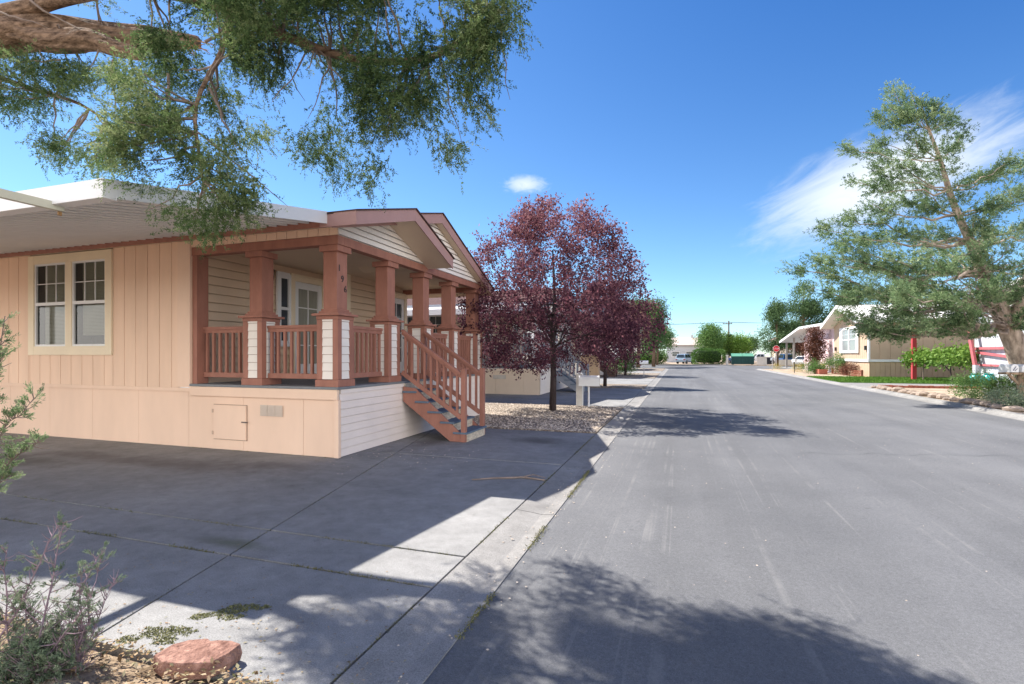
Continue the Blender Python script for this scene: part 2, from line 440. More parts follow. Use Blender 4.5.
def slab(name, x0, x1, y0, y1, m, top=0.0): return structure(name, MB().box(x0, x1, y0, y1, top-.1, top), m)
slab('gravel_yard', -24, -1.62, 10.38, 15.7, GRAVEL, .02)
for a, b in ((15.72, 19.4), (19.42, 24.8)): slab('driveway', -24, -1.62, a, b, CONC)
slab('gravel_yard', -24, -1.62, 24.82, 28.0, GRAVEL, .02)
slab('driveway', -24, -1.62, 28.02, 35.9, CONC)
slab('gravel_yard', -24, -1.62, 35.92, 46, GRAVEL, .02)
slab('driveway', -24, -1.62, 46.02, 52, CONC)
slab('gravel_yard', -24, -1.62, 52.02, 62.5, GRAVEL, .02)
slab('dirt_bed', 8.54, 30, 6, 29, DIRT, .04)
slab('driveway', 8.54, 30, 29.02, 33.2, CONCL, .03)
slab('lawn', 8.54, 26, 33.22, 41.2, LAWNM, .05)
slab('dirt_bed', 8.54, 12.3, 41.22, 62, DIRT, .05)
slab('driveway', 12.32, 30, 50, 74, CONC, .03)
slab('dirt_lot', -80, 120, 86.5, 150, DIRT, .05)
structure('curb', MB().box(-80, 8.0, 86.1, 86.5, -.1, .1), CONCL)

# bed of soil at the near left, an uneven sheet
sb = MB(); nx, ny = 56, 36
hs = vnoise(np.array([(i*.6, j*.6, 0) for j in range(ny) for i in range(nx)]), 3)
for j in range(ny):
    for i in range(nx):
        x = -9 + i*(7.36/(nx-1)); y = -2.0 + j*(3.93/(ny-1))
        edge = min(1, (1.93-y)/.35)*min(1, max(0, (-1.62-x)/.25))
        sb.v.append((x, y, -.03 + .12*edge*(.45+.8*hs[j*nx+i])))
for j in range(ny-1):
    for i in range(nx-1):
        a = j*nx+i; sb.f.append((a, a+1, a+nx+1, a+nx))
structure('planting_bed', sb, SOIL, smooth=True)

# leaf litter and chips over the soil and its edge
lt = Leaves(); n = 2600
px = rng.uniform(-4.6, -1.75, n); py = 1.93 - np.abs(rng.normal(size=n))*.42 + .06
zz = np.where(py < 1.93, .055+rng.random(n)*.03, .004)
lt.add(np.stack([px,py,zz],1), np.stack([rng.normal(size=n),rng.normal(size=n),rng.normal(size=n)*.25],1), rng.uniform(.012,.045,n), rng.uniform(.006,.02,n), flat=np.tile([0,0,1.0],(n,1))+rng.normal(size=(n,3))*.4)
n = 260
px = rng.uniform(-4.2, -1.3, n); py = 1.98 + np.abs(rng.normal(size=n))*.5
lt.add(np.stack([px,py,np.full(n,.005)],1), np.stack([rng.normal(size=n),rng.normal(size=n),np.zeros(n)],1), rng.uniform(.01,.03,n), rng.uniform(.004,.012,n), flat=np.tile([0,0,1.0],(n,1)))
tag(lt.build('leaf_litter', leafmat('litter_leaf', [(.10,.07,.04),(.28,.17,.08),(.42,.33,.22),(.20,.20,.09)], .1, .9)), kind='stuff')

# moss on the concrete: tiny cushions, thick in the middle and thinning out
def moss(cx, cy, rx, ry, rot, seed, n):
    u = rng.uniform(-1.3,1.3,(n,2)); k = vnoise(np.stack([u[:,0]*2.2+seed, u[:,1]*2.2, np.zeros(n)],1), seed) + .35*vnoise(np.stack([u[:,0]*9, u[:,1]*9, np.zeros(n)],1), seed+1)
    keep = k - .55*(u[:,0]**2+u[:,1]**2) > .30; u = u[keep]; n = len(u); x = u[:,0]*rx; y = u[:,1]*ry
    p = np.stack([cx+x*math.cos(rot)-y*math.sin(rot), cy+x*math.sin(rot)+y*math.cos(rot), np.full(n,-.001)],1)
    L_ = Leaves(); L_.add(p, rdir(n)*np.array([1,1,.35])+np.array([0,0,.25]), rng.uniform(.008,.017,n), .008, flat=np.tile([0,0,1.0],(n,1))+rng.normal(size=(n,3))*.5); return L_
MOSSL = leafmat('moss_cushion', [(.10,.11,.045),(.19,.19,.08),(.27,.26,.12)], .1, .9)
tag(moss(-2.66,2.47,.21,.13,.75,2,9000).build('moss_patch', MOSSL), kind='stuff')
tag(moss(-2.86,2.10,.24,.10,.35,5,6500).build('moss_patch', MOSSL), kind='stuff')

# weeds in the joints of the concrete
wd = Leaves()
def tuft_line(p0, p1, n, s):
    t = rng.random(n); keep = vnoise(np.stack([t*14, np.zeros(n), np.zeros(n)],1), 9) > .55; t = t[keep]; m = len(t)
    p = np.array(p0)[None]*(1-t[:,None]) + np.array(p1)[None]*t[:,None] + rng.normal(size=(m,3))*np.array([.012,.012,0])
    p[:,2] = -.004
    wd.add(p, rdir(m)+np.array([0,0,.6]), rng.uniform(.5,1.2,m)*s, s*.3)
tuft_line((-7.1,3.70,0), (-1.7,3.70,0), 600, .022); tuft_line((-6.3,3.14,0), (-1.7,3.14,0), 900, .025)
tuft_line((-1.61,2,0), (-1.61,10,0), 1500, .02); tuft_line((-1.19,1.2,-.02), (-1.19,7,-.02), 2200, .024)
tuft_line((xs(2),2,0), (xs(7),7,0), 400, .018); tuft_line((-9,6.58,0), (-5.1,6.58,0), 250, .03)
tag(wd.build('joint_weeds', leafmat('weed_leaf', [(.07,.09,.03),(.22,.19,.08),(.13,.15,.05)], .2, .8)), kind='stuff')

# loose stones on the gravel yard between the two driveways
pb = MB()
def pebble(mb, x, y, z, r):
    a = random.uniform(0, 6.28); vs = []
    for (u, v, w) in ((1,0,0),(.3,.9,.1),(-.8,.5,0),(-.7,-.6,.1),(.35,-.9,0),(.1,0,.75)):
        s = r*random.uniform(.7,1.25)
        vs.append((x+s*(u*math.cos(a)-v*math.sin(a)), y+s*(u*math.sin(a)+v*math.cos(a)), z+s*w*.8))
    mb.add(vs, [(0,1,5),(1,2,5),(2,3,5),(3,4,5),(4,0,5)])
for _ in range(5200):
    y = 10.4 + 5.25*random.random()**1.4; pebble(pb, random.uniform(-6.5,-1.68), y, .02, random.uniform(.012,.034))
PEB = mat('pebble_stone', (.36,.29,.23), .95, .45, 11, 0, 60, .1, c2=(.50,.43,.36))
tag(pb.build('loose_gravel', PEB), kind='stuff')
pb = MB()
for _ in range(420):
    t = random.random(); pebble(pb, random.choice((-1.16,-1.25,-1.62)) + random.gauss(0,.12), 1.5+t*14, -.015 if t > .5 else -.01, random.uniform(.004,.012))
for _ in range(160): pebble(pb, random.uniform(-5.0,-3.0), random.gauss(7.1,.5) , .0, random.uniform(.004,.014))
for _ in range(160): pebble(pb, random.uniform(-1,6), random.uniform(3,14), -.02, random.uniform(.004,.010))
tag(pb.build('scattered_grit', PEB), kind='stuff')

# tar filled crack over the road
cr = MB(); pts = []
for k in range(60):
    t = k/59; pts.append((1.8+7.0*t*.9, 9.4+1.6*t + .05*math.sin(k*.7)+random.uniform(-.035,.035)))
for k in range(59):
    (a,b),(c,d) = pts[k], pts[k+1]; w = random.uniform(.002,.006)
    cr.quad((a,b-w,-.0165),(c,d-w,-.0165),(c,d+w,-.0165),(a,b+w,-.0165))
structure('road_crack', cr, mat('tar', (.05,.05,.052), .7, .2, 9))

# small things lying on the ground
st = MB(); pts = [gp(472,481), gp(492,479.5), gp(510,479), gp(522,478.5), gp(534,480), gp(545,481.5)]
for p in pts: p.z = .018
st.tube(pts, [.008,.012,.014,.014,.013,.008], 7, .15)
st.tube([pts[3], pts[3]+Vector((.12,.10,.02)), pts[3]+Vector((.3,.06,.0))], [.010,.008,.004], 6, .1)
tag(st.build('stick', TWIG, loc=(0,0,0)), 'thin bare stick lying across the shaded driveway near the gutter', 'stick')

bk = MB(); c = gp(196,668)
out = [(-.23,-.07),(-.20,.05),(-.14,.12),(-.02,.135),(.015,.115),(.06,.125),(.15,.13),(.235,.10),(.225,.0),(.17,-.10),(.02,-.135),(-.12,-.13)]
ang = .22; nn = len(out)
rot = [(x*math.cos(ang)-y*math.sin(ang), x*math.sin(ang)+y*math.cos(ang)) for x,y in out]
top = [(c.x+.80*x, c.y+.80*y, .088+random.uniform(-.004,.004)) for x,y in rot]
mid = [(c.x+.84*x, c.y+.84*y, .045+random.uniform(-.008,.008)) for x,y in rot]; bot = [(c.x+.80*x, c.y+.80*y, .004) for x,y in rot]
bk.add(bot+mid+top, [tuple(range(nn))[::-1], tuple(range(2*nn,3*nn))] + [(l*nn+k, l*nn+(k+1)%nn, (l+1)*nn+(k+1)%nn, (l+1)*nn+k) for l in (0,1) for k in range(nn)])
tag(bk.build('paving_stone', ROCKM, loc=(c.x,c.y,0), bevel=.004), 'broken reddish paving stone lying on the edge of the concrete', 'stone')
# ------------------------------------------------------------------ main mobile home
FX, SYD, DZ = -5.04, 6.63, 1.10          # porch front plane, side plane, deck height
X_, Y_, Z_ = Vector((1,0,0)), Vector((0,1,0)), Vector((0,0,1))
home = empty('mobile_home', (-14, 9.7, 0), 'peach mobile home with red-brown porch posts and white carport awning beside the concrete driveway', 'mobile home')

# side wall of vertical boards, set above the skirting
w = MB()
w.vplank((0,SYD,0), X_, -Y_, -24, -12.36, 1.03, 3.60, .305, th=.018)
w.vplank((0,SYD,0), X_, -Y_, -9.99, -8.36, 1.03, 3.60, .295, th=.018)
w.vplank((0,SYD,0), X_, -Y_, -12.36, -9.99, 1.03, 1.60, .305, th=.018)
wall = w.build('wall', PEACH, home)
# hidden sides close the volume
MB().box(-24, -8.10, 12.70, 12.75, 1.0, 3.5).box(-24.05, -24, 6.64, 12.75, 1.0, 3.5).build('rear_wall', PEACH, home)
c = MB(); c.box(-8.36, -8.07, SYD-.035, SYD+.05, 1.04, 3.58); c.build('corner_board', CREAM if False else PEACHSK, home, bevel=.004)
# skirting
s = MB(); s.vplank((0,SYD+.02,0), X_, -Y_, -24, FX-.03, 0.0, .97, 1.22, groove=.006, th=.012)
s.box(-24, -8.07, SYD-.022, SYD+.0, .965, 1.028)
sk = s.build('skirting', PEACHSK, home)
hh = MB().box(-7.553, -6.847, SYD-.022, SYD+.0, .177, .753).build('access_hatch', PEACHSK, sk, bevel=.004)
MB().box(-7.565, -6.835, SYD-.002, SYD+.004, .165, .765).build('hatch_gap_shade', mat('hatch_gap', (.40,.29,.22), .9, .1), hh)  # darker plate stands in for the shade in the gap round the hatch
v = MB()
for k in range(3):
    x = -6.55 + k*.152
    v.box(x, x+.146, SYD-.012, SYD-.004, .60, .78)
    for q in range(8): v.box(x+.012, x+.134, SYD-.022, SYD-.014, .612+q*.02, .622+q*.02)
v.build('vent', mat('vent_plastic', (.60,.50,.42), .6, .05), sk)
LATCHM = mat('weathered_latch', (.16,.12,.10), .6, .2, 20)
l = MB(); l.box(-6.93, -6.80, SYD-.034, SYD-.023, .47, .49)
for z in (.25,.62): MB().box(-7.575,-7.545, SYD-.03, SYD-.023, z, z+.06).build('hinge', mat('painted_hinge', (.50,.36,.27), .7, .1), hh)
l.build('latch', LATCHM, sk)
# front skirting with lap boards
f = MB(); f.lap((FX,0,0), Y_, X_, .0, .99, .124, .009, lambda z: (SYD+.03, 12.72), .007)
f.box(FX-.06, FX-.035, SYD+.03, 12.72, 0, .99)
f.build('front_skirting', PINKLAP, home)
MB().box(FX-.06, FX+.024, SYD-.024, SYD+.045, 0.0, .90).build('corner_board', PEACHSK, home, bevel=.004)
# deck and its edge boards
MB().box(-8.06, FX+.035, SYD-.05, 12.75, 1.062, DZ).build('porch_deck', DECK, home)
e = MB(); e.box(-8.07, FX+.012, SYD-.04, SYD+.012, .90, 1.058); e.build('deck_board', PEACHSK, home, bevel=.004)
MB().box(FX-.03, FX+.02, SYD+.05, 12.72, .992, 1.058).build('deck_board', PINKLAP, home)

# porch walls of lap siding
p = MB()
p.lap((-8.06,0,0), Y_, X_, DZ, 3.50, .160, .02, lambda z: (SYD+.02, 10.12)); p.box(-8.12, -8.095, SYD+.02, 10.2, DZ, 3.5)
p.build('porch_wall', LAPTAN, home)
p = MB(); p.lap((0,10.12,0), X_, -Y_, DZ, 3.50, .160, .02, lambda z: (-8.04, -7.44)); p.box(-8.06,-7.44,10.155,10.18,DZ,3.5)
p.lap((-7.43,0,0), Y_, X_, DZ, 3.50, .160, .02, lambda z: (10.12, 12.75)); p.box(-7.50,-7.465,10.19,12.75,DZ,3.5)
p.build('porch_wall', LAPTAN, home)
MB().box(-7.50, -7.395, 10.06, 10.20, DZ, 3.5).build('corner_board', CREAM, home, bevel=.004)
MB().box(-8.06, FX-.1, SYD+.06, 12.70, 3.50, 3.53).build('porch_ceiling', SOFFIT, home)

# beams over the porch
b = MB(); b.box(-8.07, FX, SYD, SYD+.16, 3.33, 3.47); b.box(FX-.16, FX, SYD+.16, 12.75, 3.33, 3.47); b.box(-7.43, FX-.16, 12.60, 12.75, 3.30, 3.47)
b.build('porch_beam', BROWN, home, bevel=.005)
b = MB(); b.vplank((0,SYD,0), X_, -Y_, -8.07, FX-.005, 3.472, 3.60, .205, groove=.01, th=.0)
b.box(-8.07, FX-.02, SYD-.004, SYD+.03, 3.474, 3.60)
b = MB()
x = -8.07
while x < FX-.06:
    b.box(x+.004, min(x+.205, FX-.004)-.004, SYD-.006, SYD+.03, 3.474, 3.60); x += .205
b.build('upper_wall', PEACHSK, home)
# end half post where the closed wall meets the porch
MB().box(-8.065, -7.96, SYD+.01, SYD+.24, DZ, 3.33).build('half_post', BROWN, home, bevel=.004)

# roof: left eaves fascia, small front gable and the main gable behind it
def gable(L, P, Rr, xf, xb, xw, th, lapspan, zb, name):
    """L,P,Rr = (y, z of fascia top)"""
    rf = MB(); t = .045
    for a, c in ((L,P),(P,Rr)):
        rf.prism([(xf-.02,a[0],a[1]),(xf-.02,c[0],c[1]),(xf-.02,c[0],c[1]-th+.02),(xf-.02,a[0],a[1]-th+.02)], (xb-xf,0,0))
    r = rf.build('roof', SOFFIT, home)
    sh = MB()
    for a, c, ex in ((L,P,(-.03,0)),(P,Rr,(0,.03))):
        sl = (c[1]-a[1])/(c[0]-a[0])
        y0, y1 = a[0]+ex[0], c[0]+ex[1]; z0, z1 = a[1]+sl*ex[0], c[1]+sl*ex[1]
        sh.prism([(xf+.03,y0,z0+.002),(xf+.03,y1,z1+.002),(xf+.03,y1,z1+.022),(xf+.03,y0,z0+.022)], (xb-xf,0,0))
    sh.build('shingles', SHINGLE, r)
    fa = MB()
    for a, c in ((L,P),(P,Rr)):
        fa.prism([(xf,a[0],a[1]),(xf,c[0],c[1]),(xf,c[0],c[1]-th),(xf,a[0],a[1]-th)], (-.022,0,0))
    fa.build('rake_fascia', BROWNR, r, bevel=.003)
    return r
r1 = gable((6.30,3.705),(8.02,4.19),(9.60,3.595), -4.46, -6.6, FX, .205, None, 0, 'a')
r2 = gable((6.30,3.69),(9.95,4.66),(13.07,3.42), -4.88, -24.1, FX, .205, None, 0, 'b')
fa = MB(); fa.box(-5.10, -4.462, 6.278, 6.30, 3.50, 3.705); fa.build('eave_fascia', BROWNR, home, bevel=.003)
fa = MB(); fa.box(-24, -5.102, 6.282, 6.30, 3.505, 3.66); fa.build('eave_fascia', BROWN, home, bevel=.003)
so = MB(); so.box(-24, -4.49, 6.302, SYD-.02, 3.60, 3.606); so.build('soffit', SOFFIT, home)
# gable siding
def zl(y, a, c): return a[1] + (c[1]-a[1])*(y-a[0])/(c[0]-a[0])
g = MB(); P1 = (8.02,4.19-.19)
def sp1(z):
    l = max(SYD+.005, 6.30+(z-3.515)/((4.0-3.515)/1.72)); r = min(9.50, 9.60-(z-3.40)/((4.0-3.40)/1.58))
    return (l, max(l, r))
g.lap((FX-.004,0,0), Y_, X_, 3.472, 3.99, .10, .016, sp1)
g.build('gable_siding', LAPWHITE, home)
MB().prism([(FX-.035,SYD+.01,3.47),(FX-.035,9.5,3.47),(FX-.035,8.02,4.0),(FX-.035,SYD+.01,3.60)], (-.04,0,0)).build('gable_backing', LAPWHITE, home)
g = MB()
def sp2(z):
    l = max(9.52, 6.30+(z-3.50)/((4.46-3.50)/3.65)); r = min(12.74, 13.07-(z-3.22)/((4.46-3.22)/3.12))
    return (l, max(l, r))
g.lap((FX-.03,0,0), Y_, X_, 3.472, 4.45, .10, .016, sp2)
g.build('gable_siding', LAPWHITE, home)
MB().prism([(FX-.08,6.7,3.47),(FX-.08,12.7,3.47),(FX-.08,9.95,4.45),(FX-.08,6.7,3.55)], (-.04,0,0)).build('gable_backing', LAPWHITE, home)

# porch posts: one built at the corner, the rest copies
def make_post():
    x1, y0 = FX-.012, SYD+.012; w = .40
    x0, y1 = x1-w, y0+w
    ped = MB(); t = .03
    ped.box(x0+.045, x1-.045, y0+.045, y1-.045, DZ, 2.18)                       # core
    for (a, b_) in ((x0,x0+.10),(x1-.10,x1)):
        for (c_, d_) in ((y0,y0+.10),(y1-.10,y1)): ped.box(a, b_, c_, d_, DZ+.112, 2.158)
    ped.box(x0-.018, x1+.018, y0-.018, y1+.018, DZ, DZ+.11)
    ped.box(x0-.006, x1+.006, y0-.006, y1+.006, 2.16, 2.215)
    ped.box(x0-.055, x1+.055, y0-.055, y1+.055, 2.217, 2.255)
    ped.box(x0+.02, x1-.02, y0+.02, y1-.02, 2.257, 2.295); ped.box(x0+.045, x1-.045, y0+.045, y1-.045, 2.297, 2.33)
    ped.box(x0+.07, x1-.07, y0+.07, y1-.07, 2.332, 3.328)
    o = ped.build('porch_post', BROWN, home, bevel=.005)
    for (ox, oy, u, n) in ((x0+.10, y0+.018, X_, -Y_), (x1-.018, y0+.10, Y_, X_), (x0+.10, y1-.018, X_, Y_), (x0+.018, y0+.10, Y_, -X_)):
        pn = MB(); pn.lap((ox,oy,0), u, n, DZ+.113, DZ+.113+8*.1305, .1305, .008, lambda z_: (.001, w-.201), .006)
        pn.build('siding_panel', LAPWHITE, o)
    cp = MB(); cp.box(x0+.035, x1-.012, y0+.012, y1-.035, 3.235, 3.331); cp.build('capital', BROWN, o, bevel=.004)
    return o
post = make_post()
for dx, dy in ((-1.49,0), (0,1.455), (0,2.83), (0,4.20), (0,5.66)):
    q = copy_tree(post, home); q.location = (dx, dy, 0)
# house number on the corner post
def text_mesh(name, s, size, m, parent, loc, rx=R(90), rz=0, depth=.004, align='CENTER'):
    cu = bpy.data.curves.new(name, 'FONT'); cu.body = s; cu.size = size; cu.extrude = depth; cu.align_x = align
    tmp = bpy.data.objects.new(name, cu); COL.objects.link(tmp)
    dg = bpy.context.evaluated_depsgraph_get(); dg.update()
    me = bpy.data.meshes.new_from_object(tmp.evaluated_get(dg)); bpy.data.objects.remove(tmp)
    me.materials.clear(); me.materials.append(m)
    o = bpy.data.objects.new(name, me); COL.objects.link(o)
    root = parent
    while root is not None and root.parent is not None: root = root.parent
    me.transform(Matrix.Translation(Vector(loc) - (Vector(root['base']) if root else Vector())) @ Matrix.Rotation(rz, 4, 'Z') @ Matrix.Rotation(rx, 4, 'X'))
    if parent is not None: o.parent = parent
    return o
for ch, yy, zz in (('1', 6.765, 2.93), ('9', 6.845, 2.765), ('6', 6.92, 2.61)):
    text_mesh('house_number', ch, .15, BLACK, post, (FX-.079, yy, zz), rz=R(90))

# railings
def railing(a, b, n):
    a = Vector(a); b = Vector(b); u = (b-a).normalized()
    m = MB(); m.bar(a+Z_*.965, b+Z_*.965, .075, .05); m.bar(a+Z_*.911, b+Z_*.911, .04, .058)
    r = m.build('railing', BROWN, home, bevel=.004)
    MB().bar(a+Z_*.155, b+Z_*.155, .045, .085).build('bottom_rail', BROWN, r, bevel=.004)
    L_ = (b-a).length
    for k in range(n):
        c_ = a + u*(L_*(k+.5)/n)
        MB().bar(c_+Z_*.198, c_+Z_*.882, .042, .042).build('baluster', BROWN, r)
zc = DZ
railing((-7.96,SYD+.16,zc), (-6.94,SYD+.16,zc), 7)
railing((-6.54,SYD+.16,zc), (-5.455,SYD+.16,zc), 8)
railing((FX-.17,7.045,zc), (FX-.17,8.09,zc), 8)
railing((FX-.17,9.88,zc), (FX-.17,10.83,zc), 7)
railing((FX-.17,11.25,zc), (FX-.17,12.29,zc), 8)
railing((-7.42,12.62,zc), (-5.46,12.62,zc), 14)

# windows
def window(parent, o, u, n, w_, z0, z1, casing, frame_m, split=True, blind=True, muntin=True, name='window', solid=None):
    """two-light sash window on plane through o, running along u, facing n"""
    o = Vector(o); u = Vector(u); n = Vector(n)
    if solid: o = o + n*.055; blind = False
    def bx(mb, a0, a1, z0_, z1_, d0, d1):
        mb.prism([o+u*a0+Z_*z0_+n*d0, o+u*a1+Z_*z0_+n*d0, o+u*a1+Z_*z1_+n*d0, o+u*a0+Z_*z1_+n*d0], n*(d1-d0))
    fr = MB(); c_ = casing
    bx(fr, 0, c_, z0, z1, -.02, .032); bx(fr, w_-c_, w_, z0, z1, -.02, .032)
    bx(fr, c_, w_-c_, z0, z0+c_, -.02, .030); bx(fr, c_, w_-c_, z1-c_, z1, -.02, .030)
    units = [(c_, w_-c_)]
    if split:
        mid = w_/2; bx(fr, mid-.09, mid+.09, z0+c_, z1-c_, -.02, .028); units = [(c_, mid-.09), (mid+.09, w_-c_)]
    win = fr.build(name, frame_m, parent, bevel=.004)
    for a, b_ in units:
        sa = MB(); zb, zt = z0+c_, z1-c_; zm = (zb+zt)/2+.02; t = .035
        for (l0,l1,m0,m1) in ((a,a+t,zb,zt),(b_-t,b_,zb,zt)): bx(sa, l0, l1, m0, m1, -.03, .012)
        bx(sa, a+t, b_-t, zb, zb+t, -.03, .010); bx(sa, a+t, b_-t, zt-t, zt, -.03, .010); bx(sa, a+t, b_-t, zm-.03, zm+.03, -.03, .014)
        if muntin:
            for k in (1,2): x = a+t+(b_-a-2*t)*k/3; bx(sa, x-.008, x+.008, zm+.03, zt-t, -.018, -.004)
            bx(sa, a+t, b_-t, (zm+zt)/2-.008, (zm+zt)/2+.008, -.016, -.006)
        sa.build('sash', WHITE, win)
        gl = MB(); q = [o+u*(a+t)+Z_*(zb+t)-n*.02, o+u*(b_-t)+Z_*(zb+t)-n*.02, o+u*(b_-t)+Z_*(zt-t)-n*.02, o+u*(a+t)+Z_*(zt-t)-n*.02]
        gl.quad(*q); gl.build('pane', solid or GLASS, win)
        if blind:
            bl = MB(); z = zb+.03 + (.18 if b_ > w_*.6 else 0)
            while z < zt-.03:
                bl.quad(o+u*(a+.10)+Z_*z-n*.12, o+u*(b_-.02)+Z_*z-n*.12, o+u*(b_-.02)+Z_*(z+.022)-n*.105, o+u*(a+.10)+Z_*(z+.022)-n*.105); z += .027
            bl.build('blind', BLIND, win)
        if solid: continue
        bk_ = MB(); bx(bk_, a, b_, zb, zt, -.36, -.34); bx(bk_, a, a+.01, zb, zt, -.34, -.03); bx(bk_, b_-.01, b_, zb, zt, -.34, -.03)
        bk_.build('reveal', DARKIN, win)
    return win
window(home, (-12.36,SYD-.02,0), X_, -Y_, 2.37, 1.60, 3.565, .17, CREAM)
# sidelight window, front door and far door on the porch
window(home, (-8.06,8.52,0), Y_, X_, .46, 1.78, 3.36, .09, WHITE, split=False, muntin=False, solid=DPANE)
def door(o, u, n, w_, z0, z1, rows_, cols_, pane=GPANE):
    o = Vector(o)+Vector(n)*.03; u = Vector(u); n = Vector(n)
    def bx(mb, a0, a1, z0_, z1_, d0, d1):
        mb.prism([o+u*a0+Z_*z0_+n*d0, o+u*a1+Z_*z0_+n*d0, o+u*a1+Z_*z1_+n*d0, o+u*a0+Z_*z1_+n*d0], n*(d1-d0))
    cs = MB(); bx(cs, -.11, 0, z0, z1+.11, -.01, .05); bx(cs, w_, w_+.11, z0, z1+.11, -.01, .05); bx(cs, 0, w_, z1, z1+.11, -.01, .048)
    bx(cs, -.14, w_+.14, z1+.112, z1+.15, -.01, .07)
    d = MB(); st_ = .13
    bx(d, .004, st_, z0+.01, z1-.004, -.03, .02); bx(d, w_-st_, w_-.004, z0+.01, z1-.004, -.03, .02)
    bx(d, st_, w_-st_, z0+.01, z0+.30, -.03, .018); bx(d, st_, w_-st_, z1-.15, z1-.004, -.03, .018)
    dd = d.build('door', WHITE, home, bevel=.003)
    cs.build('casing', CREAM, dd, bevel=.003)
    mu = MB(); gz0, gz1 = z0+.30, z1-.15
    for k in range(1, cols_): x = st_+(w_-2*st_)*k/cols_; bx(mu, x-.012, x+.012, gz0, gz1, -.01, .012)
    for k in range(1, rows_): z = gz0+(gz1-gz0)*k/rows_; bx(mu, st_, w_-st_, z-.012, z+.012, -.008, .010)
    mu.build('glazing_bar', WHITE, dd)
    g_ = MB(); g_.quad(*[o+u*a_+Z_*z_-n*.012 for a_, z_ in ((st_,gz0),(w_-st_,gz0),(w_-st_,gz1),(st_,gz1))]); g_.build('pane', pane, dd)
    k_ = MB(); c_ = o+u*(w_-.07)+Z_*(z0+.98)+n*.045
    k_.lathe([(.001,-.03),(.022,-.025),(.03,0),(.022,.025),(.001,.03)], c_, 10); k_.build('handle', METAL, dd, smooth=True)
door((-8.04,9.02,0), Y_, X_, .90, DZ, 3.22, 4, 2)
door((-7.41,11.80,0), Y_, X_, .80, DZ, 3.16, 4, 2, DPANE)
# wall lantern
la = MB(); lx, ly, lz = -7.86, 8.17, 3.20
la.box(-8.03,-8.00, ly-.06, ly+.06, lz-.05, lz+.16)
la.tube([(-8.0,ly,lz+.10),(-7.95,ly,lz+.22),(-7.88,ly,lz+.24),(lx,ly,lz+.19)], .012, 8)
la.lathe([(.02,.19),(.10,.13),(.115,.115),(.115,.10),(.02,.10)], (lx,ly,lz), 8)
for k in range(6):
    a = k*math.pi/3; la.tube([(lx+.10*math.cos(a),ly+.10*math.sin(a),lz+.10),(lx+.075*math.cos(a),ly+.075*math.sin(a),lz-.14)], .007, 5)
la.lathe([(.01,-.20),(.05,-.17),(.085,-.15),(.085,-.135),(.01,-.135)], (lx,ly,lz), 8)
lan = la.build('wall_lantern', BLACK, home)
MB().lathe([(.088,.098),(.066,-.132)], (lx,ly,lz), 6).build('pane', glassmat('lantern_glass', (.8,.75,.65), .1), lan)

# carport awning
aw = MB(); ya, za, yb, zb = 6.27, 3.60, 3.30, 3.07; x0, x1 = -24.0, -4.98
aw.prism([(x0,ya,za),(x0,yb,zb),(x0,yb,zb+.03),(x0,ya,za+.03)], (x1-x0,0,0))
awn = aw.build('awning', AWN, home)
rb = MB(); x = x0+.1
while x < x1-.1:
    rb.prism([(x-.016,ya+.004,za-.002),(x-.016,yb+.1,zb-.002+.018),(x-.009,yb+.1,zb-.022+.018),(x-.009,ya+.004,za-.028)], (.026,0,0)); x += .2
rb.build('pan_rib', AWN, awn)
ga = MB(); ga.box(x0, x1+.02, yb-.105, yb-.095, zb-.04, zb+.135); ga.box(x0, x1+.02, yb-.095, yb+.02, zb-.04, zb-.028); ga.box(x0, x1+.02, yb+.012, yb+.02, zb-.028, zb+.0)
ga.build('gutter', WHITE, awn, bevel=.003)
sf = MB(); sf.prism([(x1,ya+.01,za-.05),(x1,yb-.095,zb-.04),(x1,yb-.095,zb+.135),(x1,ya+.01,za+.13)], (.018,0,0)); sf.build('side_fascia', WHITE, awn, bevel=.003)
# carport posts on the near side, out at the awning's edge
for x in (-8.9, -13.0, -17.5): MB().box(x-.04, x+.04, 3.32, 3.40, 0, zb-.03).build('awning_post', WHITE, home) if x < -12 else None

# beam running from the awning to the neighbour's carport
bm_ = empty('steel_tube', (-5.68,3.2,3.0), 'pale steel tube reaching out from the edge of the white awning', 'tube')
t = MB(); t.bar((-5.68,3.30,3.025), (-5.68,-.6,3.02), .055, .075); t.build('tube', mat('pale_olive_paint', (.55,.54,.44), .5, .06), bm_)
t = MB(); t.box(-5.71,-5.53,3.27,3.285,3.066,3.08); t.box(-5.705,-5.69,3.27,3.30,2.95,3.066); t.tube([(-5.53,3.277,3.073),(-5.49,3.25,3.05)], .009, 6); t.build('bracket', mat('rusty_bracket', (.34,.20,.09), .8, .3, 20), bm_)

# staircase
stc = empty('staircase', (-4.4, 8.97, 0), 'red-brown wooden stairs with worn white risers in front of the peach porch', 'staircase')
ya_, yb_ = 8.55, 9.46; run = .262; xs0 = FX+.03
for yy in (ya_-.02, yb_-.02):
    m = MB(); m.prism([(xs0,yy,1.0),(xs0,yy,.72),(-4.03,yy,0.005),(-3.78,yy,.005),(-3.78,yy,.13),(xs0+.26,yy,.97)], (0,.04,0)); m.build('stringer', BROWN, stc, bevel=.004)
for k in range(5):
    x0_ = xs0+.002 + k*run; z = .915 - k*.183
    MB().box(x0_, x0_+run+.025, ya_-.05, yb_+.05, z-.035, z).build('tread', CARPET, stc, bevel=.006)
    MB().box(x0_+run-.02, x0_+run, ya_+.022, yb_-.022, max(z-.18, .004), z-.037).build('riser', WORNWOOD, stc)
MB().box(xs0-.004, xs0+.016, ya_+.022, yb_-.022, .918, 1.055).build('riser', WORNWOOD, stc)
